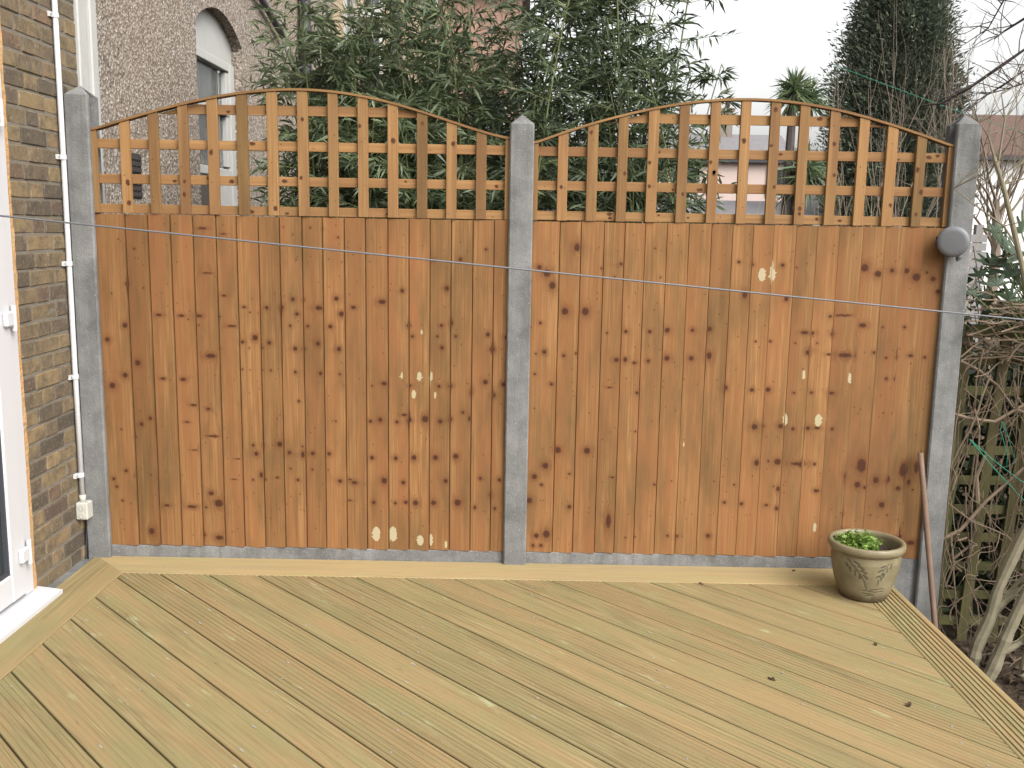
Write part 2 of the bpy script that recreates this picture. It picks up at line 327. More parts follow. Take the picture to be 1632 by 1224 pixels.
KN += zoom(1000, 680, 3.138, [(750,175,17),(645,180,12,18),(705,173,6),(855,185,40,10),(935,187,8),(1088,250,8,22),(1170,195,25,40),(1150,290,17),(1185,303,9),(1242,268,15,18),(1302,265,13,18),(1380,215,24,40),(1352,308,13),(1408,278,9,14),(1427,316,6),(1270,390,16),(1445,205,12,34),(485,380,9),(570,387,9),(695,393,10,7),(745,408,9),(730,298,5),(752,310,9,14),(943,320,14,9),(1215,443,5),(1300,443,5),(1077,437,7),(200,545,7),(247,548,9),(402,545,11),(220,270,5),(135,288,7),(432,273,4),(533,290,6),(1415,580,20,12),(1080,520,16,10),(1360,550,14,10)])
PALE = zoom(560, 380, 3.138, [(340,690,11,24),(397,690,9,24),(253,685,5,18),(312,780,11,22),(418,785,5,18),(352,468,5,12)])
PALE += zoom(560, 680, 3.138, [(125,537,20,40),(208,537,20,40),(345,568,17,28),(397,568,11,32),(473,588,7,20)])
PALE += zoom(1060, 380, 3.548, [(547,205,20,38),(607,205,17,38),(783,770,8,26),(1042,790,9,30),(680,1025,14,34),(865,1027,19,36),(910,1017,3,10)])
PALE += zoom(1000, 680, 3.138, [(935,503,8,24),(282,90,4,11)])
def to_plane(L):
    out = []
    for x, y, rx, ry in L:
        q = px(x, y, 'y', .03); k = 4.35/FPX
        out.append((q[0], q[2], rx*k, ry*k))
    return out
KNOTS, PALES = to_plane(KN), to_plane(PALE)
SEAML = [184,222,256,290,324,359,390,423,455,489,520,553,585,619,651,683,715,748,780,803]
SEAMR = [837,879,911,946,977,1008,1041,1074,1108,1140,1171,1202,1236,1268,1301,1337,1371,1403,1430,1458]
ARCL = [(146,205),(202,188),(250,175),(298,161.5),(333,154),(378,147.6),(420,143.4),(483,141),(556,147),(615,160),(674,178),(733,196),(812,219)]
ARCR = [(852,226.5),(896,210.5),(940,196.5),(987,184),(1043,171),(1090,163),(1134,159),(1181,157),(1237,158.5),(1281,163),(1324,172),(1371,182.5),(1418,196.5),(1465,212),(1520,232)]
SLATL = [200,245.5,293,340,387,434.5,483,531,578.5,626,672.5,719.5,767]; SLATR = [897,944,992,1040,1088,1137,1185,1232,1278.5,1327,1374,1420,1467]

def sstep(a, b, x): t = np.clip((x-a)/(b-a), 0, 1); return t*t*(3-2*t)
def feather_board(x0, x1, z0, z1, parent, ox, tone, idx):
    """one featheredge board: thin left edge, thick right edge lapping over its neighbour"""
    w = x1-x0; xl, xr = x0+.0045, x1
    kn = [k for k in KNOTS if xl-.02 < k[0] < x1+.02]; pa = [k for k in PALES if xl-.03 < k[0] < x1+.03]
    kn = kn+[(random.uniform(xl+.006, xr-.006), random.uniform(z0+.02, z1-.02), .0026, .003) for _ in range(7)]   # pin knots
    kn = kn+[(xr-random.uniform(.018, .03), zr+random.uniform(-.012, .012), .0024, .0024) for zr in (.25, .85, 1.45)]   # nails
    P = [(xl, z0), (xr, z0), (xr, z1), (xl, z1)]
    nz = 15
    for i in range(1, nz): z = z0+(z1-z0)*i/nz; P += [(xl, z), (xr, z), ((xl+xr)/2+random.uniform(-.01, .01), z)]
    for (cx, cz, rx, ry) in kn+pa:
        sh = random.uniform(0, 6)
        for f, n in ((0, 1), (.5, 6), (.85, 9), (1.2, 10), (1.8, 10), (3.0, 10)):
            for j in range(n):
                t = 2*math.pi*j/n+sh
                q = (cx+math.cos(t)*rx*f, cz+math.sin(t)*ry*f*(1.25 if f > 1.5 else 1))
                if xl+.001 < q[0] < xr-.001 and z0+.001 < q[1] < z1-.001: P.append(q)
    res = delaunay_2d_cdt([Vector(q) for q in P], [(0, 1), (1, 2), (2, 3), (3, 0)], [], 0, 1e-5)
    Q = np.array([(v.x, v.y) for v in res[0]]); T = [tuple(f) for f in res[2]]
    knot = np.zeros(len(Q)); halo = np.zeros(len(Q)); pale = np.zeros(len(Q)); du = np.zeros(len(Q))
    for (cx, cz, rx, ry) in kn:
        d = np.hypot((Q[:, 0]-cx)/rx, (Q[:, 1]-cz)/ry)
        big = min(1, max(rx, ry)/.008)
        knot = np.maximum(knot, (1-sstep(.50, 1.40, d))*(.66+.34*big)); halo = np.maximum(halo, (1-sstep(.9, 3.0, d))*1.0*big)
        if max(rx, ry) > .007:      # resin smear trailing off to one side of the larger knots
            sx_, sl = random.choice((-1, 1)), random.uniform(-.5, .5); U_, Z_ = Q[:, 0]-cx-sx_*rx*1.3, Q[:, 1]-cz-sl*rx
            halo = np.maximum(halo, (1-sstep(.2, 1.25, np.hypot(U_/(rx*2.2), (Z_-sl*sx_*U_)/(ry*1.3))))*random.uniform(.3, .95))
        e = np.hypot((Q[:, 0]-cx)/rx, (Q[:, 1]-cz)/(ry*1.25))
        du += np.sign(Q[:, 0]-cx)*rx*.7*(1-sstep(.8, 3.0, e))
    for (cx, cz, rx, ry) in pa:
        d = np.hypot((Q[:, 0]-cx)/rx, (Q[:, 1]-cz)/ry); pale = np.maximum(pale, 1-sstep(.75, 1.25, d))
    bow = random.uniform(-.0015, .0015); lean = random.uniform(-.001, .001)
    fx = (Q[:, 0]-xl)/(xr-xl); fz = (Q[:, 1]-z0)/(z1-z0)
    yf = .0345-.0100*fx+bow*np.sin(fz*3.14)+lean*(fz-.5)
    n = len(Q); V = [(Q[i, 0]-ox, yf[i], Q[i, 1]) for i in range(n)]
    # orient front faces to -y
    Fs = []
    for a, b, c in T:
        ar = (Q[b, 0]-Q[a, 0])*(Q[c, 1]-Q[a, 1])-(Q[c, 0]-Q[a, 0])*(Q[b, 1]-Q[a, 1])
        Fs.append((a, b, c) if ar > 0 else (a, c, b))
    on = lambda i, k, v: abs(Q[i, k]-v) < 1e-5
    rim = sorted([i for i in range(n) if on(i, 1, z0)], key=lambda i: Q[i, 0]) + sorted([i for i in range(n) if on(i, 0, xr) and not on(i, 1, z0)], key=lambda i: Q[i, 1]) \
        + sorted([i for i in range(n) if on(i, 1, z1) and not on(i, 0, xr)], key=lambda i: -Q[i, 0]) + sorted([i for i in range(n) if on(i, 0, xl) and not on(i, 1, z0) and not on(i, 1, z1)], key=lambda i: -Q[i, 1])
    b0 = n
    k = len(rim)
    for i in rim: V.append((Q[i, 0]-ox, .0412, Q[i, 1]))
    for i in rim: V.append((Q[i, 0]-ox-(.014 if on(i, 0, xl) else 0), .0435, Q[i, 1]))   # thin tongue under the neighbour
    for j in range(k):
        Fs.append((rim[(j+1) % k], rim[j], b0+j, b0+(j+1) % k)); Fs.append((b0+(j+1) % k, b0+j, b0+k+j, b0+k+(j+1) % k))
    Fs.append(tuple(b0+k+j for j in range(k-1, -1, -1)))
    rim = rim+rim; k = 2*k
    me = mesh('board', V, Fs)
    uv = np.concatenate([np.stack([Q[:, 0]-xl-du, Q[:, 1]], 1), np.array([[Q[i, 0]-xl, Q[i, 1]] for i in rim])]).astype(np.float32)
    li = np.empty(len(me.loops), np.int32); me.loops.foreach_get('vertex_index', li)
    me.uv_layers.new(name='UVMap').data.foreach_set('uv', uv[li].ravel())
    z = np.zeros(k); r = (idx//3*.37+idx % 3*.013) % 1.0
    fattr(me, 'knot', np.concatenate([knot, z])); fattr(me, 'halo', np.concatenate([halo, z])); fattr(me, 'pale', np.concatenate([pale, z]))
    fattr(me, 'rnd', np.full(n+k, r)); fattr(me, 'tone', np.concatenate([np.full(n, tone), np.full(k, 1.0)]))  # sides and tongue toned dark: seam shade put into the colour
    return link('board', me, 'fence', parent)

def lath(name, x0, x1, y0, y1, z0, z1, parent, along, tone=None, top=None):
    """a straight lattice piece; top = (z at x0, z at x1) for sloped ends"""
    mb = MB().box(x0, x1, y0, y1, z0, z1)
    if top:
        v = mb.V
        for i, zt in ((4, top[0]), (5, top[1]), (6, top[1]), (7, top[0])): v[i] = (v[i][0], v[i][1], zt)
    me = mb.me(name, bevel=.0015)
    wood_attrs(me, (1, .6, 0) if along == 'z' else (0, .6, 1), (0, 0, 1) if along == 'z' else (1, 0, 0), random.choice((-.5, -.3, -.1, .1, .3, .5, .9)) if tone is None else tone)
    # a few knots along the lath
    co = np.array([v.co[:] for v in me.vertices])
    o = link(name, me, 'lattice', parent)
    return o
def lath_knot(parent_lath, x, y, z, rx, rz):
    pts = [(0, 0)]+[(math.cos(t)*rx*random.uniform(.8, 1.2), math.sin(t)*rz*random.uniform(.8, 1.2)) for t in np.linspace(0, 2*math.pi, 10)[:-1]]
    V = [(x+a, y, z+b) for a, b in pts]; me = mesh('knot', V, [(0, i, i % 9+1) for i in range(1, 10)])
    wood_attrs(me, (1, 0, 0), (0, 0, 1)); fattr(me, 'knot', [1.0]+[.62]*9)
    return link('knot', me, 'lattice', parent_lath)

def panel(cx, seams, arcpx, slatpx, rails, label, tones):
    root = empty('fence_panel', (cx, 0, 0), label, 'fence panel', 'timber fence panels with arched lattice tops')
    side = -1 if cx < 0 else 1
    yb = 872 if side < 0 else 886
    xs = [px(s, yb, 'y', .03)[0] for s in seams]
    xs[0] = cx-(SP/2-PW/2)-.012; xs[-1] = cx+(SP/2-PW/2)+.002
    for i in range(19):
        feather_board(xs[i], xs[i+1], ZG+random.uniform(-.003, .001), ZB+random.uniform(-.002, .002), root, cx, tones.get(i, random.uniform(-.28, .34)), i+(0 if side < 0 else 40))
    A = np.array([px(x, y, 'y', .03)[[0, 2]] for x, y in arcpx]); A = A[np.argsort(A[:, 0])]
    ax = np.linspace(cx-(SP/2-PW/2)-.012, cx+(SP/2-PW/2)+.012, 49)
    pc = np.polyfit(A[:, 0]-cx, A[:, 1], 6); az = np.polyval(pc, np.clip(ax, A[0, 0], A[-1, 0])-cx)
    zt = lambda x: float(np.interp(x, ax, az))
    # bent capping strip
    t = .010; V = []; Fs = []
    for x, z in zip(ax, az):
        V += [(x-cx, .020, z-t), (x-cx, .020, z), (x-cx, .068, z), (x-cx, .068, z-t)]
    for i in range(48):
        for j in range(4): a, b = i*4+j, i*4+(j+1) % 4; Fs.append((a, b, b+4, a+4))
    Fs += [(3, 2, 1, 0), tuple(48*4+j for j in range(4))]
    mb = MB(); mb.V, mb.F = V, Fs; me = mb.me('arch_capping'); wood_attrs(me, (0, 1, 1), (1, 0, 0), .35); link('arch_capping', me, 'lattice', root)
    # upright slats
    for s in slatpx:
        x = px(s, 260, 'y', .026)[0]; w = .0225+random.uniform(-.001, .001)
        o = lath('slat', x-w-cx, x+w-cx, .0245, .0435, ZB+.003, zt(x)-t, root, 'z', top=(zt(x-w)-t-.001, zt(x+w)-t-.001))
        for k in range(random.randint(2, 4)):
            lath_knot(o, x-cx+random.uniform(-.014, .014), .0243, random.uniform(ZB+.02, zt(x)-.04), *random.choice([(.003, .003), (.008, .010), (.010, .013), (.0025, .0025), (.0025, .0025)]))
    for sx in (-1, 1):
        xi = cx+sx*(SP/2-PW/2-.020); xo = cx+sx*(SP/2-PW/2+.012)
        a, b = min(xi, xo), max(xi, xo)
        lath('stile', a-cx, b-cx, .0245, .0435, ZB+.003, zt(xi)-t, root, 'z', tone=.3, top=(zt(a)-t-.001, zt(b)-t-.001))
    # rails behind the slats
    hw = SP/2-PW/2+.010
    for k, (zc, h) in enumerate(rails):
        x0, x1 = cx-hw, cx+hw
        if k == 0:
            ok = [x for x in ax if zt(x)-t > zc+.004]; x0, x1 = ok[0], ok[-1]
            z0, z1 = zc-h/2, zc+h/2
            xa = [x for x in ax if zt(x)-t > z1+.001]
            poly = [(x0-.09-cx, z0), (x1+.09-cx, z0)]; poly[0] = (max(poly[0][0], min(x for x in ax if zt(x)-t > z0+.002)-cx), z0); poly[1] = (min(poly[1][0], max(x for x in ax if zt(x)-t > z0+.002)-cx), z0)
            poly += [(xa[-1]-cx, z1), (xa[0]-cx, z1)]
            mb = MB().prism(poly, 1, .0440, .0625); me = mb.me('rail'); wood_attrs(me, (0, .6, 1), (1, 0, 0), random.uniform(-.5, 0)); o = link('rail', me, 'lattice', root)
            x0, x1 = xa[0], xa[-1]
        else:
            o = lath('rail', x0-cx, x1-cx, .0440, .0625, zc-h/2, zc+h/2, root, 'x', tone=random.uniform(-.5, .0))
        for q in range(7):
            lath_knot(o, random.uniform(x0+.05, x1-.05)-cx, .0438, zc+random.uniform(-.012, .012), *random.choice([(.010, .007), (.006, .005), (.003, .003), (.014, .009)]))
    # backing rails behind the boards (arris rails), seen from the other side
    for zc in (.25, .85, 1.45):
        me = MB().box(-hw+.002, hw-.002, .0437, .0720, zc-.035, zc+.035).me('back_rail'); wood_attrs(me, (0, 1, 1), (1, 0, 0)); link('back_rail', me, 'fence', root)
    return root
panel(-SP/2, SEAML, ARCL, SLATL, [(2.032, .041), (1.880, .041), (1.729, .041), (1.600, .040)],
      'timber fence panel with arched lattice top next to the brick house', {0: .25, 1: .6, 2: .15, 3: -.1, 4: .2, 5: .05, 6: -.2})
panel(SP/2, SEAMR, ARCR, SLATR, [(2.026, .041), (1.879, .041), (1.732, .041), (1.602, .040)],
      'timber fence panel with arched lattice top behind the flower pot', {0: -.15, 13: -.3, 15: .1, 16: .3, 17: .15, 18: .45})

# ------------------------------------------------------------------ deck
deck = empty('timber_deck', (0, 0, 0), 'pale grooved timber deck with diagonal boards in front of the fence', 'deck')
DX0, DX1, DY0, DY1 = -1.955, 1.692, .028, -4.9
IX0, IX1, IY0 = -1.747, 1.525, -.190          # inside of the border boards
def groove_profile(w, n, depth=.0016, t=.028):
    """closed (across, height) outline of a board with n reeds"""
    P = [(0, -t), (0, -.0025), (.003, 0)]
    if n:
        st = (w-.012)/n
        for i in range(n):
            a = .006+i*st
            P += [(a+st*.30, 0), (a+st*.40, -depth), (a+st*.60, -depth), (a+st*.70, 0)]
    else: P += [(w*.33, .0004), (w*.66, .0004)]
    P += [(w-.003, 0), (w, -.0025), (w, -t)]
    return P
def deck_board(prof, org, across, along, L, cuts, mat, tone, name='deck_board'):
    across, along = Vector(across).normalized(), Vector(along).normalized(); org = Vector(org)
    n = len(prof); V = [org+across*a+Vector((0, 0, h))+along*l for l in (0, L) for a, h in prof]
    bm = bmesh.new(); vs = [bm.verts.new(v) for v in V]
    for i in range(n-1): bm.faces.new((vs[i], vs[i+1], vs[n+i+1], vs[n+i]))
    bm.faces.new((vs[n-1], vs[0], vs[n], vs[2*n-1])); bm.faces.new(vs[:n][::-1]); bm.faces.new(vs[n:])
    for co, no in cuts:
        g = bm.verts[:]+bm.edges[:]+bm.faces[:]
        r = bmesh.ops.bisect_plane(bm, geom=g, plane_co=co, plane_no=no, clear_outer=True, dist=1e-6)
        ed = [e for e in r['geom_cut'] if isinstance(e, bmesh.types.BMEdge)]
        if ed: bmesh.ops.holes_fill(bm, edges=ed, sides=0)
        if not bm.faces: bm.free(); return None
    bmesh.ops.recalc_face_normals(bm, faces=bm.faces)
    me = bpy.data.meshes.new(name); bm.to_mesh(me); bm.free()
    wood_attrs(me, across, along, tone); return link(name, me, mat, deck)
ANG = math.radians(-46.3); AL = Vector((math.cos(ANG), math.sin(ANG), 0)); AC = Vector((-math.sin(ANG), math.cos(ANG), 0))
PIT, GAP = .1577, .0068
cuts = [((IX0+.003, 0, 0), (-1, 0, 0)), ((IX1-.003, 0, 0), (1, 0, 0)), ((0, IY0-.002, 0), (0, 1, 0)), ((0, DY1, 0), (0, -1, 0))]
o0 = Vector((-1.73, -.72, 0)).dot(AC)
dtones = [random.uniform(-.16, .16) for _ in range(60)]
for i in range(-26, 17):
    a = o0+i*PIT+GAP/2
    deck_board(groove_profile(PIT-GAP, 7, random.choice((.0014, .0018, .0022, .0026))), AC*a-AL*6, AC, AL, 12, cuts, 'deck', dtones[i+26])
mit = Vector((IX0-DX0, IY0-DY0, 0)).normalized(); mn = Vector((-mit.y, mit.x, 0))
deck_board(groove_profile(DY0-IY0, 0), (DX0, IY0, 0), (0, 1, 0), (1, 0, 0), DX1-DX0, [((DX0, DY0, 0), tuple(-mn if mn.x > 0 else mn))], 'deck_pale', -.25, 'border_board')
deck_board(groove_profile(IX0-DX0-.002, 0), (DX0, DY1, 0), (1, 0, 0), (0, 1, 0), DY0-DY1, [((DX0+.001, DY0-.001, 0), tuple(mn if mn.x > 0 else -mn))], 'deck', -.1, 'border_board')
deck_board(groove_profile(.134, 6, .0042), (IX1, DY1, 0), (1, 0, 0), (0, 1, 0), IY0-.002-DY1, [], 'deck', -.1, 'border_board')
deck_board(groove_profile(.026, 0, t=.14), (IX1+.138, DY1, .001), (1, 0, 0), (0, 1, 0), IY0-.002-DY1, [], 'deck', -.2, 'edge_fascia')
for x in np.arange(DX0+.05, DX1-.05, .44):
    me = MB().box(x-.022, x+.022, DY1+.02, -.01, -.13, -.0285).me('joist'); wood_attrs(me, (1, 0, 0), (0, 1, 0)); link('joist', me, 'deck', deck)
for y in (-.25, -2.4, -4.6):
    for x in (-1.7, 0, 1.45): MB().box(x-.05, x+.05, y-.05, y+.05, -.42, -.12).build('support_post', 'oldwood', deck)
# screw heads with bruised pale timber round them
mb = MB(); mp = MB()
for x in np.arange(DX0+.27, DX1-.2, .44):
    for i in range(-12, 16):
        for f in (.22, .78):
            a = o0+(i+f)*PIT; y = (a-x*AC.x)/AC.y
            if y > IY0-.02 or y < -2.2 or random.random() < .35: continue
            X = x+random.uniform(-.012, .012)
            mb.lathe([(.0042, .0002), (.0042, .0011), (.0015, .0013)], 8, X, y)
            L = random.uniform(.008, .028); pts = [(AL*(L*math.cos(t))*random.uniform(.5, 1)+AC*(.0030*math.sin(t))*random.uniform(.6, 1.2)) for t in np.linspace(0, 6.283, 10)[:-1]]
            off = AL*random.uniform(-.012, .012)
            if random.random() < .4: mp.add([(X+off.x+q.x, y+off.y+q.y, .0007) for q in pts], [tuple(range(9))])
o = mb.build('screw_heads', 'steel', deck); o['kind'] = 'stuff'
MAT['bruise'] = plain('bruised_pale_timber', (.36, .345, .25), .85, .1, .15, 80)
o = mp.build('screw_marks', 'bruise', deck); o['kind'] = 'stuff'

# ------------------------------------------------------------------ brick house at the left
WX = -2.0
house = empty('brick_house', (WX, -.2, -.4), 'yellow grey stock brick house wall with white plastic door', 'house')
def hb(mb, name, mat, parent=house, **k):
    o = mb.build(name, mat, None, **k)
    o.parent = parent
    # keep world placement: parts are modelled in world space
    base = parent
    off = Vector((0, 0, 0))
    while base is not None: off += base.location; base = base.parent
    o.data.transform(Matrix.Translation(-off)); return o
YE, YD = .205, -.475              # far corner of the bricks, door jamb
hb(MB().box(WX-.35, WX-.0035, YD-.012, YE-.006, -.42, 3.6), 'wall', 'mortar')
hb(MB().box(WX-.35, WX-.006, -4.4, -1.62, -.42, 3.6), 'wall', 'mortar')
hb(MB().box(WX-.35, WX-.007, -1.62, YD-.012, 2.16, 3.6), 'wall', 'mortar')
hb(MB().box(WX-.35, WX-.008, -1.62, YD-.012, -.42, -.012), 'threshold', 'concrete')
hb(MB().box(WX-.006, DX0-.004, YD+.02, -.003, -.42, -.006), 'footing', 'concrete', bevel=.004)
# bricks, Flemish bond, real pieces
CH = .0715; BL, BH, HD = .2125, CH-.0095, .1015
brick_meshes = []
for k in range(6):
    for L in (BL, HD):
        bm = bmesh.new(); bmesh.ops.create_cube(bm, size=1); bmesh.ops.scale(bm, vec=(.10, L, BH), verts=bm.verts)
        bmesh.ops.subdivide_edges(bm, edges=[e for e in bm.edges if abs(e.verts[0].co.x-e.verts[1].co.x) < .01 and e.verts[0].co.x > 0], cuts=1)
        for v in bm.verts:
            v.co += Vector((random.uniform(-.002, .0015) if v.co.x > 0 else 0, random.uniform(-.0025, .0025), random.uniform(-.0022, .0022)))
        bmesh.ops.bevel(bm, geom=[e for e in bm.edges if len(e.link_faces) == 2 and e.calc_face_angle(0) > .8], offset=.004, segments=1, affect='EDGES')
        bmesh.ops.recalc_face_normals(bm, faces=bm.faces)
        me = bpy.data.meshes.new('brick'); bm.to_mesh(me); bm.free(); me.materials.append(MAT['brick']); brick_meshes.append((L, me))
off = house.location
nb = 0
for c in range(-1, 40):
    zc = c*CH+.02; y = YE-.002; k = c % 2
    if c % 2: seq = [HD, .05, BL, HD, BL, HD]
    else: seq = [BL, HD, BL, HD, BL]
    for L in seq:
        L2 = L
        if y-L < YD: L2 = y-YD
        if L2 < .03: break
        me = random.choice([q[1] for q in brick_meshes if abs(q[0]-(BL if L > .15 else HD)) < .01])
        o = link('brick', me, None, house)
        base = BL if L > .15 else HD
        o.location = Vector((WX-.05+random.uniform(-.002, .003), y-L2/2, zc)) - off
        o.scale = (1, L2/base, 1); nb += 1
        y -= L2+.0095
        if y < YD+.02: break
# ragged raw edge beside the door frame
V = []; n = 70
for i in range(n+1):
    z = 2.75*i/n-.01; w = .022+.010*random.random()
    V += [(WX+.003+random.uniform(0, .004), YD+w*.6, z), (WX+.003+random.uniform(-.004, .003), YD-.014, z), (WX-.06, YD-.014, z), (WX-.06, YD+w*.6, z)]
mb = MB(); mb.V = V; mb.F = [(i*4+j, i*4+(j+1) % 4, i*4+4+(j+1) % 4, i*4+4+j) for i in range(n) for j in range(4)]+[(0, 1, 2, 3), (n*4+3, n*4+2, n*4+1, n*4)]
hb(mb, 'raw_reveal', 'cutbrick')
# white plastic door: outer frame, leaf, glass, hinges, sill
door = link('door', None, None, house, Vector((WX, -1.0, 0))-off); door.empty_display_size = .1
FY0, FY1 = -1.60, YD-.014
fx0, fx1 = WX-.055, WX+.010
hb(MB().box(fx0, fx1, FY1-.062, FY1, .03, 2.14), 'frame', 'upvc', door, bevel=.004)
hb(MB().box(fx0, fx1, FY0, FY0+.062, .03, 2.14), 'frame', 'upvc', door, bevel=.004)
hb(MB().box(fx0, fx1, FY0, FY1, 2.141, 2.155), 'frame', 'upvc', door, bevel=.002)
lx0, lx1 = WX-.045, WX+.018; ly0, ly1 = FY0+.064, FY1-.064
st = .115
hb(MB().box(lx0, lx1, ly1-st, ly1, .045, 2.135), 'leaf_stile', 'upvc', door, bevel=.006)
hb(MB().box(lx0, lx1, ly0, ly0+st, .045, 2.135), 'leaf_stile', 'upvc', door, bevel=.006)
hb(MB().box(lx0, lx1-.001, ly0+st, ly1-st, .046, .046+st), 'leaf_rail', 'upvc', door, bevel=.006)
hb(MB().box(lx0, lx1-.001, ly0+st, ly1-st, 2.134-st, 2.134), 'leaf_rail', 'upvc', door, bevel=.006)
hb(MB().box(WX-.022, WX-.006, ly0+st-.01, ly1-st+.01, .046+st-.01, 2.144-st), 'glass', 'glass', door)
for (a, b, c, d) in ((ly1-st-.010, ly1-st+.001, .15, 2.03), (ly0+st-.001, ly0+st+.010, .15, 2.03)):
    hb(MB().box(WX-.008, lx1-.008, a, b, c, d), 'gasket', 'darkplastic', door)
hb(MB().box(WX-.008, lx1-.008, ly0+st+.010, ly1-st-.010, .046+st-.001, .046+st+.010), 'gasket', 'darkplastic', door)
for z in (.215, 1.165, 1.94):
    mb = MB().box(lx1-.002, lx1+.020, ly1-.062, ly1-.008, z-.030, z+.030)
    hg = hb(mb, 'hinge', 'upvc', door, bevel=.006)
    hb(MB().tube([(lx1+.012, ly1+.004, z-.048), (lx1+.012, ly1+.004, z+.052)], .010, 10), 'hinge', 'upvc', door, smooth=False)
hb(MB().add([(WX-.06, FY0-.02, .0), (WX+.105, FY0-.02, .0), (WX+.105, -.442, .0), (WX-.004, -.442, .0), (WX-.06, FY1, .0),
             (WX-.06, FY0-.02, .040), (WX+.105, FY0-.02, .017), (WX+.105, -.442, .017), (WX-.004, -.442, .030), (WX-.06, FY1, .038)],
            [(0, 1, 2, 3, 4), (9, 8, 7, 6, 5), (0, 5, 6, 1), (1, 6, 7, 2), (2, 7, 8, 3), (3, 8, 9, 4), (4, 9, 5, 0)]), 'door_sill', 'upvc', door)
# white painted corner trim above the post
for (a, b, xx) in ((YE+.004, YE+.090, WX+.012), (YE+.092, YE+.150, WX+.030), (YE+.152, YE+.205, WX+.012)):
    hb(MB().box(WX-.12, xx, a, b, -.41, 3.6), 'corner_trim', 'whitepaint', bevel=.006)

# conduit on the wall
cd = empty('conduit', (WX+.014, -.02, .30), 'white plastic cable conduit clipped to the brick wall with junction box', 'conduit')
def cpart(mb, name, mat, **k):
    o = mb.build(name, mat, cd, **k); o.data.transform(Matrix.Translation(-cd.location)); return o
CXP, CYP = WX+.016, -.022
cpart(MB().tube([(CXP, CYP-.004, 3.3), (CXP, CYP+.002, 1.8), (CXP, CYP, .9), (CXP, CYP+.006, .285)], .0115, 12), 'pipe', 'conduit', smooth=True)
for z in (.40, .853, 1.357, 1.814, 2.40):
    mb = MB().tube([(CXP, CYP, z-.010), (CXP, CYP, z+.010)], .0150, 12); mb.box(WX-.002, WX+.010, CYP-.036, CYP-.008, z-.010, z+.010)
    c_ = cpart(mb, 'clip', 'conduit')
    s_ = cpart(MB().tube([(WX+.009, CYP-.026, z), (WX+.0125, CYP-.026, z)], .005, 8), 'screw', 'steel'); s_.parent = c_
cpart(MB().tube([(CXP, CYP+.006, .305), (CXP, CYP+.006, .272)], .0145, 12), 'pipe_collar', 'boxplastic', smooth=True)
bxo = cpart(MB().box(WX-.002, WX+.052, CYP-.034, CYP+.046, .196, .276), 'junction_box', 'boxplastic', bevel=.005)
for z in (.217, .254):
    s_ = cpart(MB().lathe([(.013, 0), (.013, .003), (.006, .003), (.006, .0015)], 16), 'knockout', 'boxplastic')
    s_.data.transform(cd.matrix_world.inverted_safe() if False else Matrix.Translation(cd.location))
    s_.data.transform(Matrix.Translation(Vector((WX+.026, CYP-.034, z))-cd.location) @ Matrix.Rotation(math.radians(90), 4, 'X')); s_.parent = bxo
cpart(MB().tube([(CXP+.006, CYP+.03, .197), (CXP-.004, CYP+.032, .1), (CXP-.008, CYP+.03, -.01)], .003, 6), 'cable', 'darkplastic')

# ------------------------------------------------------------------ the neighbour's pebbledashed house
NX = -2.15
nh = empty('pebbledash_house', (NX, 3.5, -.4), 'pebbledashed house with an arched window beyond the fence', 'house')
def npart(mb, name, mat, parent=nh, **k): return hb(mb, name, mat, parent, **k)
ya, yb_, zs, zc_ = 2.36, 3.46, 2.86, 3.03
arc = [(ya+(yb_-ya)*i/14, zs+(zc_-zs)*math.sin(math.pi*i/14)**.8) for i in range(15)]
Y0, Y1, Z0, Z1, zl = YE+.206, 7.3, -.42, 6.0, .95
mb = MB()
def q4(a, b, c, d): mb.add([(NX, *a), (NX, *b), (NX, *c), (NX, *d)], [(0, 1, 2, 3)])
q4((Y0, Z0), (ya, Z0), (ya, zs), (Y0, zs)); q4((Y0, zs), (ya, zs), (ya, Z1), (Y0, Z1))
q4((yb_, Z0), (Y1, Z0), (Y1, zs), (yb_, zs)); q4((yb_, zs), (Y1, zs), (Y1, Z1), (yb_, Z1)); q4((ya, Z0), (yb_, Z0), (yb_, zl), (ya, zl))
RV = .10
for (p0, p1) in zip(arc[:-1], arc[1:]):
    q4(p0, p1, (p1[0], Z1), (p0[0], Z1)); mb.add([(NX, *p0), (NX, *p1), (NX-RV, *p1), (NX-RV, *p0)], [(0, 1, 2, 3)])
for y in (ya, yb_): mb.add([(NX, y, zl), (NX, y, zs), (NX-RV, y, zs), (NX-RV, y, zl)], [(0, 1, 2, 3)])
mb.add([(NX, ya, zl), (NX, yb_, zl), (NX-RV, yb_, zl), (NX-RV, ya, zl)], [(0, 1, 2, 3)])
for y in (Y0, Y1): mb.add([(NX, y, Z0), (NX, y, Z1), (NX-.4, y, Z1), (NX-.4, y, Z0)], [(0, 1, 2, 3)])
mb.add([(NX, Y0, Z1), (NX, Y1, Z1), (NX-.4, Y1, Z1), (NX-.4, Y0, Z1)], [(0, 1, 2, 3)])
npart(mb, 'wall', 'pebble')
win = link('window', None, None, nh, Vector((NX-.1, 2.9, 1.0))-nh.location)
wx = NX-RV+.005
def wbox(y0, y1, z0, z1, name='frame', mat='whitepaint', d0=-.05, d1=.03): return npart(MB().box(wx+d0, wx+d1, y0, y1, z0, z1), name, mat, win, bevel=.004)
mb = MB(); A2 = [(y, z+.01) for y, z in arc]; mb.prism(A2+[(yb_, zs-.13), (ya, zs-.13)], 0, wx-.05, wx+.012); npart(mb, 'arch_head', 'whitepaint', win)
wbox(ya, ya+.055, zl, zs-.131); wbox(yb_-.11, yb_, zl, zs-.131)
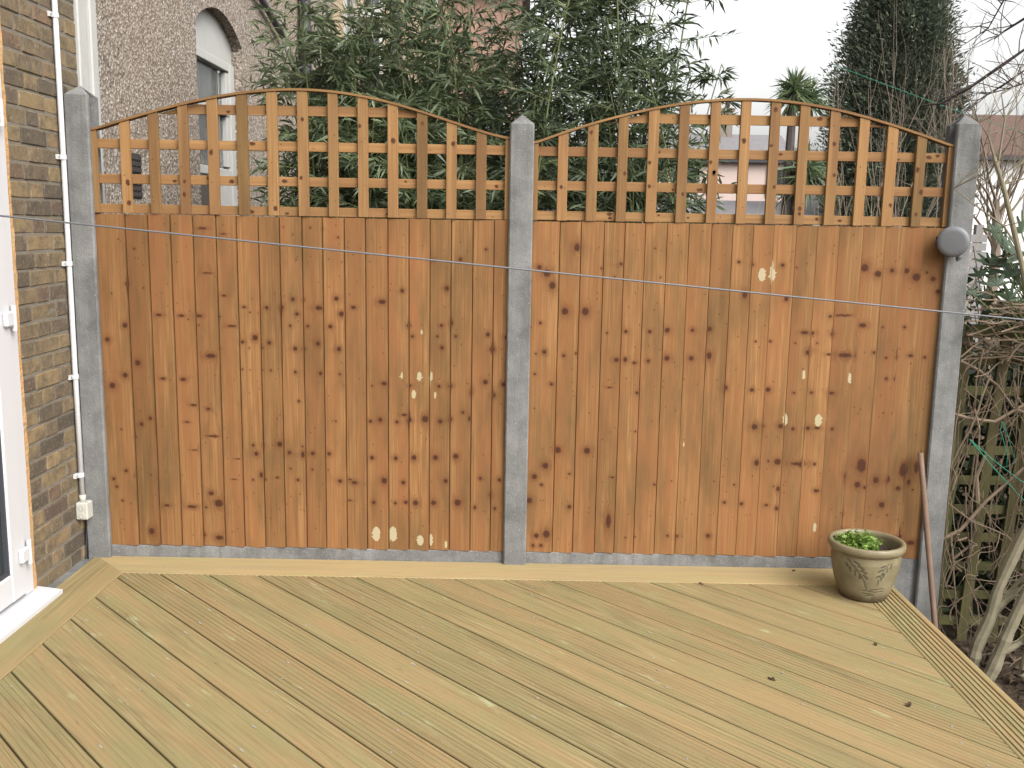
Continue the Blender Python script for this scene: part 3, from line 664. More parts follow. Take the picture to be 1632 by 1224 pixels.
wbox(ya+.055, yb_-.11, zs-.19, zs-.132, d1=.022); wbox(ya+.055, yb_-.11, 2.34, 2.385, 'meeting_rail', d1=.02); wbox(ya+.055, yb_-.11, 1.88, 1.94, 'bottom_rail', d1=.022)
wbox(ya+.055, ya+.10, 1.94, zs-.20, d1=.012); wbox(yb_-.16, yb_-.11, 1.96, zs-.20, d1=.012); wbox((ya+yb_)/2-.32, (ya+yb_)/2-.295, 1.94, zs-.20, 'glazing_bar', d1=.008)
npart(MB().box(wx-.03, wx-.024, ya+.1, yb_-.1, zl, zs-.15), 'pane', 'pane', win)
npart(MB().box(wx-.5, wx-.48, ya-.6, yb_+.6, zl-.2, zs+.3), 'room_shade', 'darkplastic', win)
mb = MB(); V = []
for i in range(41):
    y = ya+.25+(yb_-.12-ya-.25)*i/40; V += [(wx-.08+.018*math.sin(i*1.3), y, 1.4), (wx-.08+.018*math.sin(i*1.3+.3), y, zs-.16)]
mb.V = V; mb.F = [(2*i, 2*i+2, 2*i+3, 2*i+1) for i in range(40)]; npart(mb, 'curtain', 'curtain', win)
npart(MB().box(wx-.02, wx+.016, ya+.055, yb_-.45, zl, 1.879), 'lower_panel', plain('dark_brown_panel', (.075, .058, .05), .6, .3, .15), win)
npart(MB().box(wx-.02, wx+.014, yb_-.449, yb_-.11, zl, 1.879), 'lower_panel', 'whitepaint', win)
for z in (1.86, 1.725):
    v = npart(MB().box(NX-.01, NX+.006, 1.10, 1.29, z-.055, z+.055), 'air_brick', 'vent')
    for i in range(5):
        for j in range(3): npart(MB().box(NX+.006, NX+.014, 1.112+i*.036, 1.135+i*.036, z-.045+j*.033, z-.024+j*.033), 'air_brick_bar', 'vent')
npart(MB().tube([(NX+.07, 5.45, -.4), (NX+.07, 5.45, 6)], .058, 14), 'soil_pipe', 'castiron', smooth=True)
for z in (.9, 2.3, 3.3): npart(MB().tube([(NX+.07, 5.45, z), (NX+.07, 5.45, z+.09)], .072, 14), 'pipe_socket', 'castiron', smooth=True)
npart(MB().tube([(NX+.05, 3.3, 3.46), (NX+.05, 4.62, 3.165)], .030, 10), 'waste_pipe', 'greypipe', smooth=True)
npart(MB().tube([(NX+.05, 4.60, 3.165), (NX+.06, 5.42, 2.75)], .026, 10), 'waste_pipe', 'whitepaint', smooth=True)
# next house along the terrace
n2 = empty('rendered_house', (NX, 9, -.4), 'beige rendered house with black and white pipes behind the bamboo', 'house')
def n2p(mb, name, mat, parent=n2, **k): return hb(mb, name, mat, parent, **k)
n2p(MB().box(NX-.5, NX+.02, 7.302, 22, -.42, 7), 'wall', 'render')
for (y0, y1, z0, z1) in ((7.9, 8.5, 3.72, 5.2), (10.9, 11.9, 2.0, 3.4), (12.8, 13.9, 3.6, 5.2)):
    w_ = n2p(MB().box(NX-.02, NX+.05, y0, y1, z0, z1), 'window', 'whitepaint')
    g_ = hb(MB().box(NX+.03, NX+.056, y0+.09, y1-.09, z0+.09, z1-.09), 'pane', 'glass', n2)
n2p(MB().tube([(NX+.09, 6.6, 3.50), (NX+.09, 8.4, 3.47)], .05, 10), 'overflow_pipe', 'whitepaint', smooth=True)
for y, mt, r in ((9.6, 'castiron', .11), (10.4, 'whitepaint', .05), (12.3, 'castiron', .09)):
    n2p(MB().tube([(NX+.1, y, -.4), (NX+.1, y, 7)], r, 12), 'drain_pipe', mt, smooth=True)
n2p(MB().box(NX+.02, NX+.30, 8.9, 9.3, 4.2, 4.32), 'window_ledge', 'whitepaint')

# ------------------------------------------------------------------ far houses, seen through the lattice
def gable_house(name, label, x0, x1, y0, y1, ze, zr, wallm, roofm, wins, loc):
    h = empty(name, loc, label, 'house')
    def hp(mb, nm, mt): return hb(mb, nm, mt, h)
    hp(MB().box(x0, x1, y0, y1, -.42, ze), 'wall', wallm)
    ov = .25; ym = (y0+y1)/2
    r = hp(MB().prism([(y0-ov, ze-.02), (ym, zr), (y1+ov, ze-.02), (y1+ov, ze+.10), (ym, zr+.14), (y0-ov, ze+.10)], 0, x0-ov, x1+ov), 'roof', roofm)
    hp(MB().box(x0-ov, x1+ov, y0-ov-.09, y0-ov, ze-.06, ze+.05), 'gutter', 'castiron')
    for sx in (x0+.002, x1-.002): hp(MB().prism([(y0, ze), (y1, ze), (ym, zr-.05)], 0, sx-.05, sx+.05), 'gable', wallm)
    for (a, b, c, d) in wins:
        hp(MB().box(a, b, y0-.05, y0+.02, c, d), 'window_frame', 'whitepaint')
        hp(MB().box(a+.09, (a+b)/2-.04, y0-.058, y0-.03, c+.09, d-.09), 'pane', 'glass'); hp(MB().box((a+b)/2+.04, b-.09, y0-.058, y0-.03, c+.09, d-.09), 'pane', 'glass')
    return h, hp
h1, hp1 = gable_house('far_house', 'pinkish rendered house with grey slate roof and chimney beyond the gardens', 6.2, 12.2, 40, 46, 4.55, 5.85, 'pinkrender', 'slate', [(11.1, 11.95, 3.0, 4.3), (6.9, 8.1, 3.0, 4.3)], (9, 43, -.4))
hp1(MB().box(9.25, 10.05, 42.6, 43.4, 4.9, 7.0), 'chimney', 'chimneybrick'); hp1(MB().box(9.17, 10.13, 42.52, 43.48, 7.0, 7.14), 'chimney_cap', 'chimneybrick')
for xx in (9.45, 9.85): hp1(MB().tube([(xx, 43, 7.14), (xx, 43, 7.5)], .11, 8), 'chimney_pot', 'claytile')
hp1(MB().box(8.0, 8.07, 39.9, 40, -.4, 4.55), 'downpipe', 'castiron')
hp1(MB().box(10.15, 10.27, 39.88, 40, -.4, 4.55), 'downpipe', 'castiron')
h2, hp2 = gable_house('far_cottage', 'white walled house with brown clay tile roof beyond the right post', 12.9, 20, 25, 31, 3.75, 5.2, 'whiterender', 'claytile', [(15.0, 16.0, 2.1, 3.3), (17.5, 18.5, 2.1, 3.3)], (16, 28, -.4))
hp2(MB().box(16.6, 17.2, 27.7, 28.3, 4.6, 6.1), 'chimney', 'farbrick')
h3, hp3 = gable_house('far_terrace', 'reddish brick house glimpsed through the top of the bamboo', -2.12, .05, 21.9, 27, 7.5, 9.2, 'farbrick', 'slate', [(-1.3, -.3, 3.2, 4.9)], (-1, 24, -.4))
# garden outbuilding / fence far off
sh = empty('garden_shed', (5.4, 18, -.4), 'low grey garden shed with felt roof behind the bamboo tips', 'shed')
hb(MB().box(3.4, 6.6, 18, 20, -.42, 1.75), 'wall', 'greyfence', sh)
hb(MB().prism([(17.8, 1.74), (20.2, 2.20), (20.2, 2.26), (17.8, 1.80)], 0, 3.2, 6.8), 'roof', 'slate', sh)
for x in np.arange(3.42, 6.6, .16): hb(MB().box(x, x+.15, 17.982, 18.001, -.4, 1.74), 'plank', 'greyfence', sh)
fr = empty('slatted_fence', (4.9, 9.5, -.4), 'weathered grey slatted garden fence beyond the right concrete post', 'fence')
for i in range(13): hb(MB().box(4.15, 6.6, 9.5, 9.525, .02+i*.118, .128+i*.118), 'slat', 'greyfence', fr)
for x in (4.2, 5.35, 6.5): hb(MB().box(x-.05, x+.05, 9.526, 9.62, -.42, 1.68), 'fence_post', 'greyfence', fr)

# ------------------------------------------------------------------ vegetation
def rot_to(d):
    return Vector(d).to_track_quat('Y', 'Z')
def leaf_mesh(name, P, D, L, Wd, tone, droop=.25, fold=.2):
    """lanceolate leaves: base P, direction D, length L, width Wd; 6 verts, 4 tris each"""
    P, D = np.asarray(P, float), np.asarray(D, float); n = len(P)
    D = D/(np.linalg.norm(D, axis=1)[:, None]+1e-9)
    rv = rng.normal(size=(n, 3)); s = np.cross(D, rv); s /= np.linalg.norm(s, axis=1)[:, None]+1e-9
    nn = np.cross(s, D)
    L = np.asarray(L)[:, None]; Wd = np.asarray(Wd)[:, None]
    g = np.array([0, 0, -1.0])[None]*L*droop
    mid = P+D*L*.42+g*.25
    a = mid-s*Wd*.5+nn*Wd*fold; b = mid+s*Wd*.5+nn*Wd*fold; tip = P+D*L+g
    V = np.stack([P, a, mid, b, tip], 1).reshape(-1, 3)
    base = np.arange(n)[:, None]*5
    F = np.concatenate([base+np.array([[0, 2, 1]]), base+np.array([[0, 3, 2]]), base+np.array([[1, 2, 4]]), base+np.array([[2, 3, 4]])], 1).reshape(-1, 3)
    return raw_mesh(name, V, F, np.repeat(tone, 5))
def raw_mesh(name, V, F, tone=None):
    me = bpy.data.meshes.new(name); me.vertices.add(len(V)); me.vertices.foreach_set('co', np.asarray(V, np.float32).ravel())
    me.loops.add(F.size); me.loops.foreach_set('vertex_index', F.astype(np.int32).ravel())
    me.polygons.add(len(F)); me.polygons.foreach_set('loop_start', np.arange(0, F.size, F.shape[1], dtype=np.int32)); me.update(calc_edges=True); me.validate()
    if tone is not None: fattr(me, 'tone', tone)
    return me

def bamboo(x, y, nculm, h, spread, lean, dens, label, tone0=0.0, zlow=.5, lsz=1.0):
    root = empty('bamboo', (x, y, -.4), label, 'bamboo', 'bamboo clumps behind the fence')
    mb = MB(); P, D, L, T = [], [], [], []
    for c in range(nculm):
        b = np.array([random.gauss(0, spread*.5), random.gauss(0, .22), 0.0]); hh = h*random.uniform(.72, 1.08)
        az = random.uniform(0, 6.283); bend = random.uniform(.12, .38)
        tipv = np.array([math.cos(az)*bend+lean, math.sin(az)*bend*.6-.05, 0])*hh*.45
        pts = [b+tipv*(t**2.2)+np.array([0, 0, hh*(t-.08*t**3)]) for t in np.linspace(0, 1, 11)]
        mb.tube(pts, np.linspace(.010, .003, 11), 5, False)
        for t in np.arange(.14, 1.0, .055):
            f = t*10; i = min(9, int(f)); p0 = np.array(pts[i])*(1-f+i)+np.array(pts[i+1])*(f-i)
            if p0[2]-.4 < zlow: continue
            for k in range(int(dens*2.0+random.random())):
                a2 = random.uniform(0, 6.283); ln = random.uniform(.16, .46)*(1.1-.5*t)
                dv = np.array([math.cos(a2), math.sin(a2), random.uniform(.1, .8)]); dv /= np.linalg.norm(dv)
                tw = [p0+dv*ln*s-np.array([0, 0, .16*ln*s*s]) for s in (0, .5, 1)]
                mb.tube(tw, [.0022, .0018, .001], 3, False)
                tn = random.gauss(.5+tone0, .16)
                for s in np.arange(.35, 1.06, .115):
                    q = p0+dv*ln*s-np.array([0, 0, .16*ln*s*s])
                    for e in range(random.choice((1, 2, 2, 3))):
                        dd = dv*.8+rng.normal(size=3)*.55+np.array([0, 0, -.12])
                        P.append(q); D.append(dd); L.append(random.uniform(.055, .115)*lsz); T.append(np.clip(tn+random.gauss(0, .14), 0, 1))
    mb.build('culms', 'culm', root)
    L = np.array(L); me = leaf_mesh('foliage', P, D, L, L*.155, np.array(T)); link('foliage', me, 'bamboo', root)
    return len(P)
NLEAF = 0
for args in [(-1.22, 2.4, 11, 2.85, .45, .0, 3.4, 'low leafy bamboo clump beside the arched window', .22),
             (-1.0, 1.8, 20, 3.1, .5, .0, 3.8, 'bushy bamboo clump toned as lit in front of the black soil pipe', .22),
             (-.62, 1.5, 20, 3.45, .55, .0, 3.8, 'leafy bamboo clump behind the first lattice top', .14),
             (-.25, 2.2, 15, 4.1, .55, .0, 2.8, 'tall bamboo clump in front of the reddish brick house', -.05),
             (.18, 1.5, 13, 4.3, .5, .0, 2.3, 'tall backlit-toned bamboo clump directly behind the middle post', -.15),
             (.55, 1.9, 13, 4.4, .5, .0, 2.3, 'tall dense backlit-toned bamboo clump left of the open sky', -.18),
             (.72, 1.3, 8, 3.0, .34, .02, 2.6, 'shorter bamboo clump behind the second lattice top', -.08)]:
    NLEAF += bamboo(*args)
NLEAF += bamboo(.60, 1.6, 3, 4.1, .10, .20, 1.0, 'sparse bamboo spray leaning out against the white sky', -.1, 1.75, 1.15)

def branches(mb, p, d, L, r, depth, spread=.5, up=.15, kids=(2, 4), seg=5, wob=.09, n=5, shrink=(.5, .75)):
    pts = [np.array(p, float)]; d = np.array(d, float)/np.linalg.norm(d); dirs = [d]
    for i in range(seg):
        d = d+rng.normal(size=3)*wob+np.array([0, 0, up*.12]); d /= np.linalg.norm(d)
        pts.append(pts[-1]+d*L/seg); dirs.append(d)
    mb.tube(pts, np.linspace(r, r*.45, seg+1), n if depth > 0 else 4, False)
    if depth <= 0: return
    for k in range(random.randint(*kids)):
        i = random.randint(max(1, seg//3), seg); dd = dirs[i]+rng.normal(size=3)*spread+np.array([0, 0, up])
        branches(mb, pts[i], dd, L*random.uniform(*shrink), r*.55*(1-.25*i/seg), depth-1, spread, up, kids, seg, wob, n, shrink)

# bare upright shrub in front of the conifer
def shrub(x, y, nst, h, spread, label, mat='twig', depth=2, r=.013, dl=(0, 0)):
    root = empty('bare_shrub', (x, y, -.4), label, 'shrub'); mb = MB()
    for i in range(nst):
        a = random.uniform(0, 6.283); e = random.uniform(0, spread)
        branches(mb, (math.cos(a)*.15, math.sin(a)*.12, 0), (math.cos(a)*e+dl[0], math.sin(a)*e*.6+dl[1], 1), h*random.uniform(.6, .9), r*random.uniform(.7, 1.1), depth, .26, .5, (3, 5), 7, .07, 5, (.35, .62))
    mb.build('stems', mat, root); return root
shrub(2.95, 3.4, 11, 3.1, .22, 'bare upright grey brown shrub in front of the dark conifer', dl=(.05, 0))
shrub(2.35, 3.0, 9, 2.0, .5, 'low bare twiggy shrub behind the second lattice top', 'straw', 2, .007)
shrub(3.05, 2.4, 10, 1.75, .5, 'tangle of pale dry stems behind the lattice near the reel', 'straw', 2, .007)
shrub(1.75, 3.2, 7, 1.9, .6, 'thin dry shrub below the palm beyond the lattice', 'straw', 2, .006)

# conifer
def conifer(x, y, h, rmax, n, label):
    root = empty('conifer_tree', (x, y, -.4), label, 'tree'); MB().tube([(0, 0, 0), (0.05, 0, h*.5), (0, 0, h*.95)], [.22, .14, .03], 8).build('trunk', 'darkbark', root)
    prof = lambda t: rmax*np.clip(np.minimum(1, .72+.9*t), 0, 1)*np.clip(1-np.clip((t-.34)/.66, 0, 1)**1.8, .02, 1)
    # many drooping-up sprays: each a limb point, then clumps of small blades
    nc = n//34; t = rng.uniform(.04, .995, nc)**.9; az = rng.uniform(0, 6.283, nc)
    lob = 1+.13*np.sin(az*3+t*9)+.10*np.sin(az*7-t*23)+rng.normal(size=nc)*.07
    rr = prof(t)*lob*rng.uniform(.16, 1.0, nc)**.5
    C = np.stack([np.cos(az)*rr, np.sin(az)*rr, t*h], 1)
    out = np.stack([np.cos(az), np.sin(az), np.full(nc, .75)], 1)
    P = np.repeat(C, 34, 0)+rng.normal(size=(nc*34, 3))*np.array([.13, .13, .17]); D = np.repeat(out, 34, 0)+rng.normal(size=(nc*34, 3))*.45
    tone = np.repeat(np.clip(rng.normal(.5, .2, nc), 0, 1), 34)+rng.normal(size=nc*34)*.1
    L = rng.uniform(.07, .17, nc*34)
    link('crown', leaf_mesh('crown', P, D, L, L*.26, np.clip(tone, 0, 1), .05), 'conifer', root)
conifer(8.35, 18, 9.2, 1.36, 150000, 'large dark conifer rising behind the lattice and bare shrub')

# cordyline palm
def palm(x, y, heads, label):
    root = empty('palm_tree', (x, y, -.4), label, 'palm'); mb = MB(); P, D, L, T = [], [], [], []
    for hx, hy, hz, n, ll in heads:
        mb.tube([(0, 0, 0), (hx*.3, hy*.3, hz*.55), (hx, hy, hz)], [.11, .08, .06], 8)
        for i in range(n):
            a = random.uniform(0, 6.283); e = random.uniform(-.9, 1.45)
            D.append((math.cos(a)*math.cos(e), math.sin(a)*math.cos(e), math.sin(e))); P.append((hx, hy, hz+random.uniform(-.12, .12))); L.append(ll*random.uniform(.7, 1.1)); T.append(random.gauss(.5, .22))
    mb.build('trunk', 'darkbark', root); L = np.array(L)
    link('crown', leaf_mesh('crown', P, D, L, L*.055+.008, np.clip(T, 0, 1), .28, .3), 'palm', root)
palm(4.15, 11, [(.02, 0, 4.02, 220, .46), (.30, .1, 3.95, 170, .42), (.25, -.2, 2.85, 190, .62)], 'spiky headed cordyline palm rising above the second lattice arch')

# bare tree reaching in from the right
rt = empty('bare_tree', (3.75, 1.6, -.4), 'bare dark branched tree reaching over the right concrete post', 'tree'); mb = MB()
mb.tube([(0, 0, 0), (-.02, 0, 1.2), (.03, 0, 2.2), (.0, .0, 3.3)], [.09, .07, .055, .04], 8); mb.build('trunk', 'darkbark', rt); mb = MB()
def q_(x, y, Y): v = px(x, y, 'y', Y); return v-np.array([3.75, 1.6, -.4])
for pts, r in (([(1660, 60), (1600, 102), (1545, 140), (1500, 165), (1470, 168)], .014), ([(1650, 100), (1600, 135), (1575, 150), (1560, 148)], .009), ([(1640, 25), (1600, 50), (1585, 62)], .008), ([(1600, 0), (1575, 45), (1535, 72)], .005), ([(1640, 130), (1610, 140), (1575, 150)], .006)):
    Q = [q_(x, y, 1.5+.1*i) for i, (x, y) in enumerate(pts)]
    Q = [np.array([0, 0, 2.6+Q[0][2]*0])]+Q if r > .008 else Q
    mb.tube(Q, np.linspace(r, r*.4, len(Q)), 6, False)
    for k in range(9):
        i = random.randint(1, len(Q)-1); t = random.random(); b = Q[i-1]*(1-t)+Q[i]*t
        branches(mb, b, np.array([-.5, 0, random.uniform(-.5, .7)])+rng.normal(size=3)*.4, random.uniform(.12, .3), .0035, 1, .5, .1, (1, 2), 4, .15, 4)
mb.build('branches', 'darkbark', rt)
ft = empty('far_bare_tree', (8.9, 14, -.4), 'pale hazy bare tree beyond the white walled house garden', 'tree'); mb = MB()
mb.tube([(0, 0, 0), (.05, 0, 1.5), (-.05, 0, 2.6)], [.12, .09, .06], 7); mb.build('trunk', 'twig', ft); mb = MB()
for k in range(9): branches(mb, (0, 0, 1.6+.11*k), (random.uniform(-.8, .8), random.uniform(-.4, .4), 1), 1.6, .03, 3, .45, .3, (2, 4), 5, .1, 4)
mb.build('branches', 'twig', ft)

# ------------------------------------------------------------------ beyond the right post: old lattice, vines, shrub stems
ot = empty('old_lattice_fence', (2.7, .17, -.4), 'old green stained lattice fence covered in dead vines', 'lattice')
def otp(name, V8): 
    mb = MB(); mb.add(V8, [(3,2,1,0),(4,5,6,7),(0,1,5,4),(1,2,6,5),(2,3,7,6),(3,0,4,7)]); me = mb.me(name); me.transform(Matrix.Translation((-2.7, -.17, .4)))
    wood_attrs(me, (.3, .5, 1) if name == 'rail' else (1, .5, 0), (1, 0, 0) if name == 'rail' else (0, 0, 1), random.uniform(-.5, .6)); return link(name, me, 'oldwood', ot)
for i in range(11):
    z = 1.115-i*.1425+random.uniform(-.006, .006); sl = random.uniform(-.012, .012); h = .020 if i else .030
    otp('rail', [(1.985, .170, z-h), (3.6, .170, z-h+sl), (3.6, .188, z-h+sl), (1.985, .188, z-h), (1.985, .170, z+h), (3.6, .170, z+h+sl), (3.6, .188, z+h+sl), (1.985, .188, z+h)])
for i in range(11):
    x = 2.075+i*.148; tp = x+.02+random.uniform(-.02, .02); zt_ = 1.13 if i % 3 else 1.09; bt = x-.03+random.uniform(-.02, .02); w = .024
    otp('slat', [(bt-w, .150, -.40), (bt+w, .150, -.40), (bt+w, .169, -.40), (bt-w, .169, -.40), (tp-w, .150, zt_), (tp+w, .150, zt_), (tp+w, .169, zt_), (tp-w, .169, zt_)])
# dark hedge behind it
hd = empty('evergreen_hedge', (2.9, .75, -.4), 'dark evergreen hedge behind the old lattice fence', 'hedge')
n = 15000; P = np.stack([rng.uniform(-.85, 1.6, n), rng.normal(0, .17, n), rng.uniform(0, 1.45, n)], 1); P[:, 2] += .12*np.sin(P[:, 0]*5)
D = rng.normal(size=(n, 3))+np.array([0, -.5, .2]); L = rng.uniform(.04, .085, n)
link('foliage', leaf_mesh('foliage', P, D, L, L*.55, np.clip(rng.normal(.45, .22, n), 0, 1)), 'hedge', hd)
mb = MB()
for k in range(16): branches(mb, (random.uniform(-.8, 1.5), random.uniform(-.05, .05), 0), (random.uniform(-.2, .2), 0, 1), 1.2, .012, 1, .4, .3, (2, 4), 5, .1, 4)
mb.build('stems', 'darkbark', hd)
# tangled dead vines over the lattice
dv = empty('dead_vine', (2.6, .05, -.4), 'tangled dead brown vine stems draped over the old lattice', 'vine'); mb = MB()
lo = np.array([2.6, .05, -.4])
def free_stem(a, b, r, sag=.0, wob=.035, n=9):
    a, b = np.array(a, float), np.array(b, float); T = np.linspace(0, 1, n)
    P = [a*(1-t)+b*t+np.array([0, 0, -sag*math.sin(math.pi*t)])+(rng.normal(size=3)*wob*np.array([1, .5, 1]) if 0 < t < 1 else 0) for t in T]
    P = np.array(P); P[:, 0] = np.maximum(P[:, 0], 1.998)
    for _ in range(2): P[1:-1] = (P[:-2]+2*P[1:-1]+P[2:])/4
    mb.tube(P-lo, np.linspace(r, r*.6, n), 5, False)
for k in range(190):      # mound on top
    x = random.uniform(1.99, 3.3); z = 1.02+random.gauss(.10, .085)
    free_stem((x, random.uniform(-.05, .22), z), (x+random.uniform(-.45, .45), random.uniform(-.08, .22), z+random.uniform(-.16, .14)), random.uniform(.002, .0062), 0, .022)
for k in range(150):      # hanging and crossing stems
    x = random.uniform(2.0, 3.1); z = random.uniform(.25, 1.1)
    free_stem((x, random.uniform(.02, .14), z), (x+random.uniform(-.3, .3), random.uniform(.02, .14), z-random.uniform(.1, .9)), random.choice((.0016, .002, .003, .0045)), 0, .028)
for k in range(120):
    x = random.uniform(2.0, 3.0); z = random.uniform(-.35, .25)
    free_stem((x, random.uniform(-.15, .14), z), (x+random.uniform(-.35, .35), random.uniform(-.2, .14), z+random.uniform(-.3, .3)), random.choice((.0018, .0025, .004)), 0, .03)
for pts, r, Y in (([(1530, 575), (1560, 590), (1590, 615), (1615, 650), (1650, 665)], .008, .08), ([(1520, 660), (1550, 668), (1585, 672), (1632, 645)], .010, .05), ([(1500, 860), (1530, 845), (1570, 800), (1632, 745)], .010, .04), ([(1520, 890), (1545, 870), (1555, 845), (1545, 800)], .007, .08), ([(1558, 800), (1556, 760), (1570, 725)], .011, .06), ([(1506, 935), (1520, 900), (1516, 850), (1526, 1010)], .005, .05), ([(1518, 780), (1524, 760), (1518, 745)], .004, .02)):
    mb.tube(np.array([px(x, y, 'y', Y) for x, y in pts])-lo, np.linspace(r, r*.7, len(pts)), 6, False)
mb.build('stems', 'vine', dv)
# smooth pale stems rising beside the deck
ps = empty('pale_shrub', (2.12, -.2, -.4), 'smooth pale barked shrub stems beside the edge of the deck', 'shrub'); lo2 = np.array([2.12, -.2, -.4]); mb = MB()
for pts, r0, r1, Y in (([(1548, 1075), (1556, 1030), (1578, 985), (1590, 940), (1632, 850), (1668, 790)], .030, .022, -.22), ([(1570, 1105), (1585, 1060), (1610, 1000), (1640, 935), (1690, 850)], .030, .020, -.28), ([(1583, 975), (1600, 958), (1632, 925), (1680, 880)], .022, .015, -.21), ([(1596, 1040), (1632, 1022), (1680, 1005)], .016, .012, -.29), ([(1640, 1130), (1628, 1075), (1650, 990)], .020, .014, -.32), ([(1632, 905), (1660, 700), (1640, 470), (1600, 300), (1584, 250)], .018, .008, -.05)):
    Q = np.array([px(x, y, 'y', Y) for x, y in pts])-lo2
    if pts[0][1] > 1060: Q[0][2] = 0.0
    # smooth the path
    tt = np.linspace(0, len(Q)-1, len(Q)*4); Qs = np.stack([np.interp(tt, np.arange(len(Q)), Q[:, i]) for i in range(3)], 1); Qs[1:-1] = (Qs[:-2]+Qs[1:-1]*2+Qs[2:])/4
    mb.tube(Qs, np.linspace(r0, r1, len(Qs))*(1+.06*rng.normal(size=len(Qs))), 9, True)
    for k in range(5):
        i = random.randint(2, len(Qs)-2); branches(mb, Qs[i], np.abs(rng.normal(size=3))*np.array([1, -.6, 1])+np.array([.4, 0, .2]), random.uniform(.12, .35), .0035, 1, .6, .1, (1, 3), 4, .16, 4)
for p_ in ([(1588, 262), (1575, 215), (1560, 195)], [(1596, 300), (1625, 262), (1660, 230)], [(1590, 268), (1602, 190), (1596, 150)], [(1625, 400), (1600, 360), (1545, 320), (1520, 300)], [(1610, 340), (1640, 300), (1650, 250)]):
    Q = np.array([px(x, y, 'y', -.05) for x, y in p_])-lo2; mb.tube(Q, np.linspace(.006, .002, len(Q)), 5, False)
    for k in range(6):
        i = random.randint(1, len(Q)-1); branches(mb, Q[i], rng.normal(size=3)*np.array([.5, .5, .6])+np.array([.35, 0, .7]), random.uniform(.1, .3), .0028, 1, .5, .2, (1, 3), 4, .12, 3)
mb.build('stems', 'bark', ps)
# broad lobed leaves beside the post
bl = empty('lobed_leaf_plant', (2.45, .1, -.4), 'broad lobed green leaves growing over the dead vines by the post', 'plant')
lobes = []
for k in range(5):
    a = math.radians(-76+38*k); lobes.append((a-.22, .46)); lobes.append((a-.07, .92)); lobes.append((a, 1.0)); lobes.append((a+.07, .92))
lobes += [(math.radians(95), .35), (math.radians(180), .06), (math.radians(-95), .35)]
V = [(0, 0, 0)]+[(math.sin(a)*r, math.cos(a)*r, -.18*r*r+.03*math.sin(a*9)) for a, r in lobes]
lme = mesh('leaf', V, [(0, i+1, (i+1) % len(lobes)+1) for i in range(len(lobes))]); lme.materials.append(MAT['broad'])
fattr(lme, 'tone', rng.uniform(.35, .65, len(V)))
mb = MB()
for k, (x, y, s, dx) in enumerate([(1600,395,.11,0),(1622,410,.12,.2),(1612,440,.09,.1),(1628,370,.10,.3),(1575,420,.07,-.2),(1590,455,.07,-.1),(1560,440,.06,-.2),(1608,478,.08,0),(1570,475,.06,.1),(1630,460,.09,.2),(1640,500,.09,.2),(1655,410,.12,.2),(1550,470,.05,0),(1585,372,.06,-.3),(1645,440,.10,.1),(1598,425,.09,.15)]):
    p_ = px(x, y, 'y', random.uniform(.0, .16)); o = link('leaf', lme, None, bl); o.location = Vector(p_)-bl.location; o.scale = (s, s, s)
    o.rotation_euler = (math.radians(random.uniform(40, 105)), random.uniform(-.5, .5), random.uniform(-.8, .8)+dx)
    q0 = np.array(p_)-np.array(bl.location); mb.tube([q0, q0*.6+np.array([0.05, .02, 1.35])*.4, np.array([random.uniform(-.05, .1), 0, 1.2])], [.003, .004, .005], 5, False)
mb.tube([(0.02, 0, 0), (.05, .02, .7), (.03, 0, 1.3)], [.014, .012, .008], 6); mb.build('stem', 'culm', bl)
n = 420; P = np.stack([rng.uniform(-.40, .8, n), rng.uniform(-.05, .2, n), 1.56+rng.uniform(-.02, .36, n)*np.clip(rng.uniform(0, 1, n), .1, 1)], 1); L = rng.uniform(.03, .08, n)
link('small_leaves', leaf_mesh('small_leaves', P, rng.normal(size=(n, 3)), L, L*.6, np.clip(rng.normal(.45, .25, n), 0, 1)), 'broad', bl)
# leaf litter by the deck
n = 2600; P = np.stack([rng.uniform(1.72, 3.4, n), rng.uniform(-3.2, .1, n), rng.uniform(-.398, -.375, n)], 1); D = rng.normal(size=(n, 3))*np.array([1, 1, .25]); L = rng.uniform(.03, .075, n)
o = link('leaf_litter', leaf_mesh('leaf_litter', P, D, L, L*.55, np.clip(rng.normal(.45, .25, n), 0, 1), .02), 'litter'); o['kind'] = 'stuff'; o['label'] = 'brown leaf litter on the soil beside the deck'
# green garden twine
for pts, Y, lab in (([(1545, 700), (1585, 735), (1625, 765), (1680, 800)], .02, 'pair of bright green twine strands strung across the dead vines'), ([(1320, 100), (1420, 138), (1520, 175), (1640, 215)], 3.3, 'thin green line crossing in front of the conifer')):
    mb = MB(); Q = np.array([px(x, y, 'y', Y) for x, y in pts]); o_ = Q[-1].copy(); mb.tube(Q-o_, .0022 if Y < 1 else .002, 5)
    if Y < 1:
        Q2 = np.array([px(x, y, 'y', Y) for x, y in [(1545, 700), (1580, 742), (1620, 785), (1680, 850)]]); mb.tube(Q2-o_, .0022, 5)
        Q3 = np.array([px(x, y, 'y', Y) for x, y in [(1598, 672), (1594, 685), (1606, 725), (1604, 745), (1618, 735), (1602, 680), (1598, 672)]]); mb.tube(Q3-o_, .0018, 5)
    o = mb.build('green_twine', 'twine', loc=tuple(o_)); tag(o, lab, 'twine')

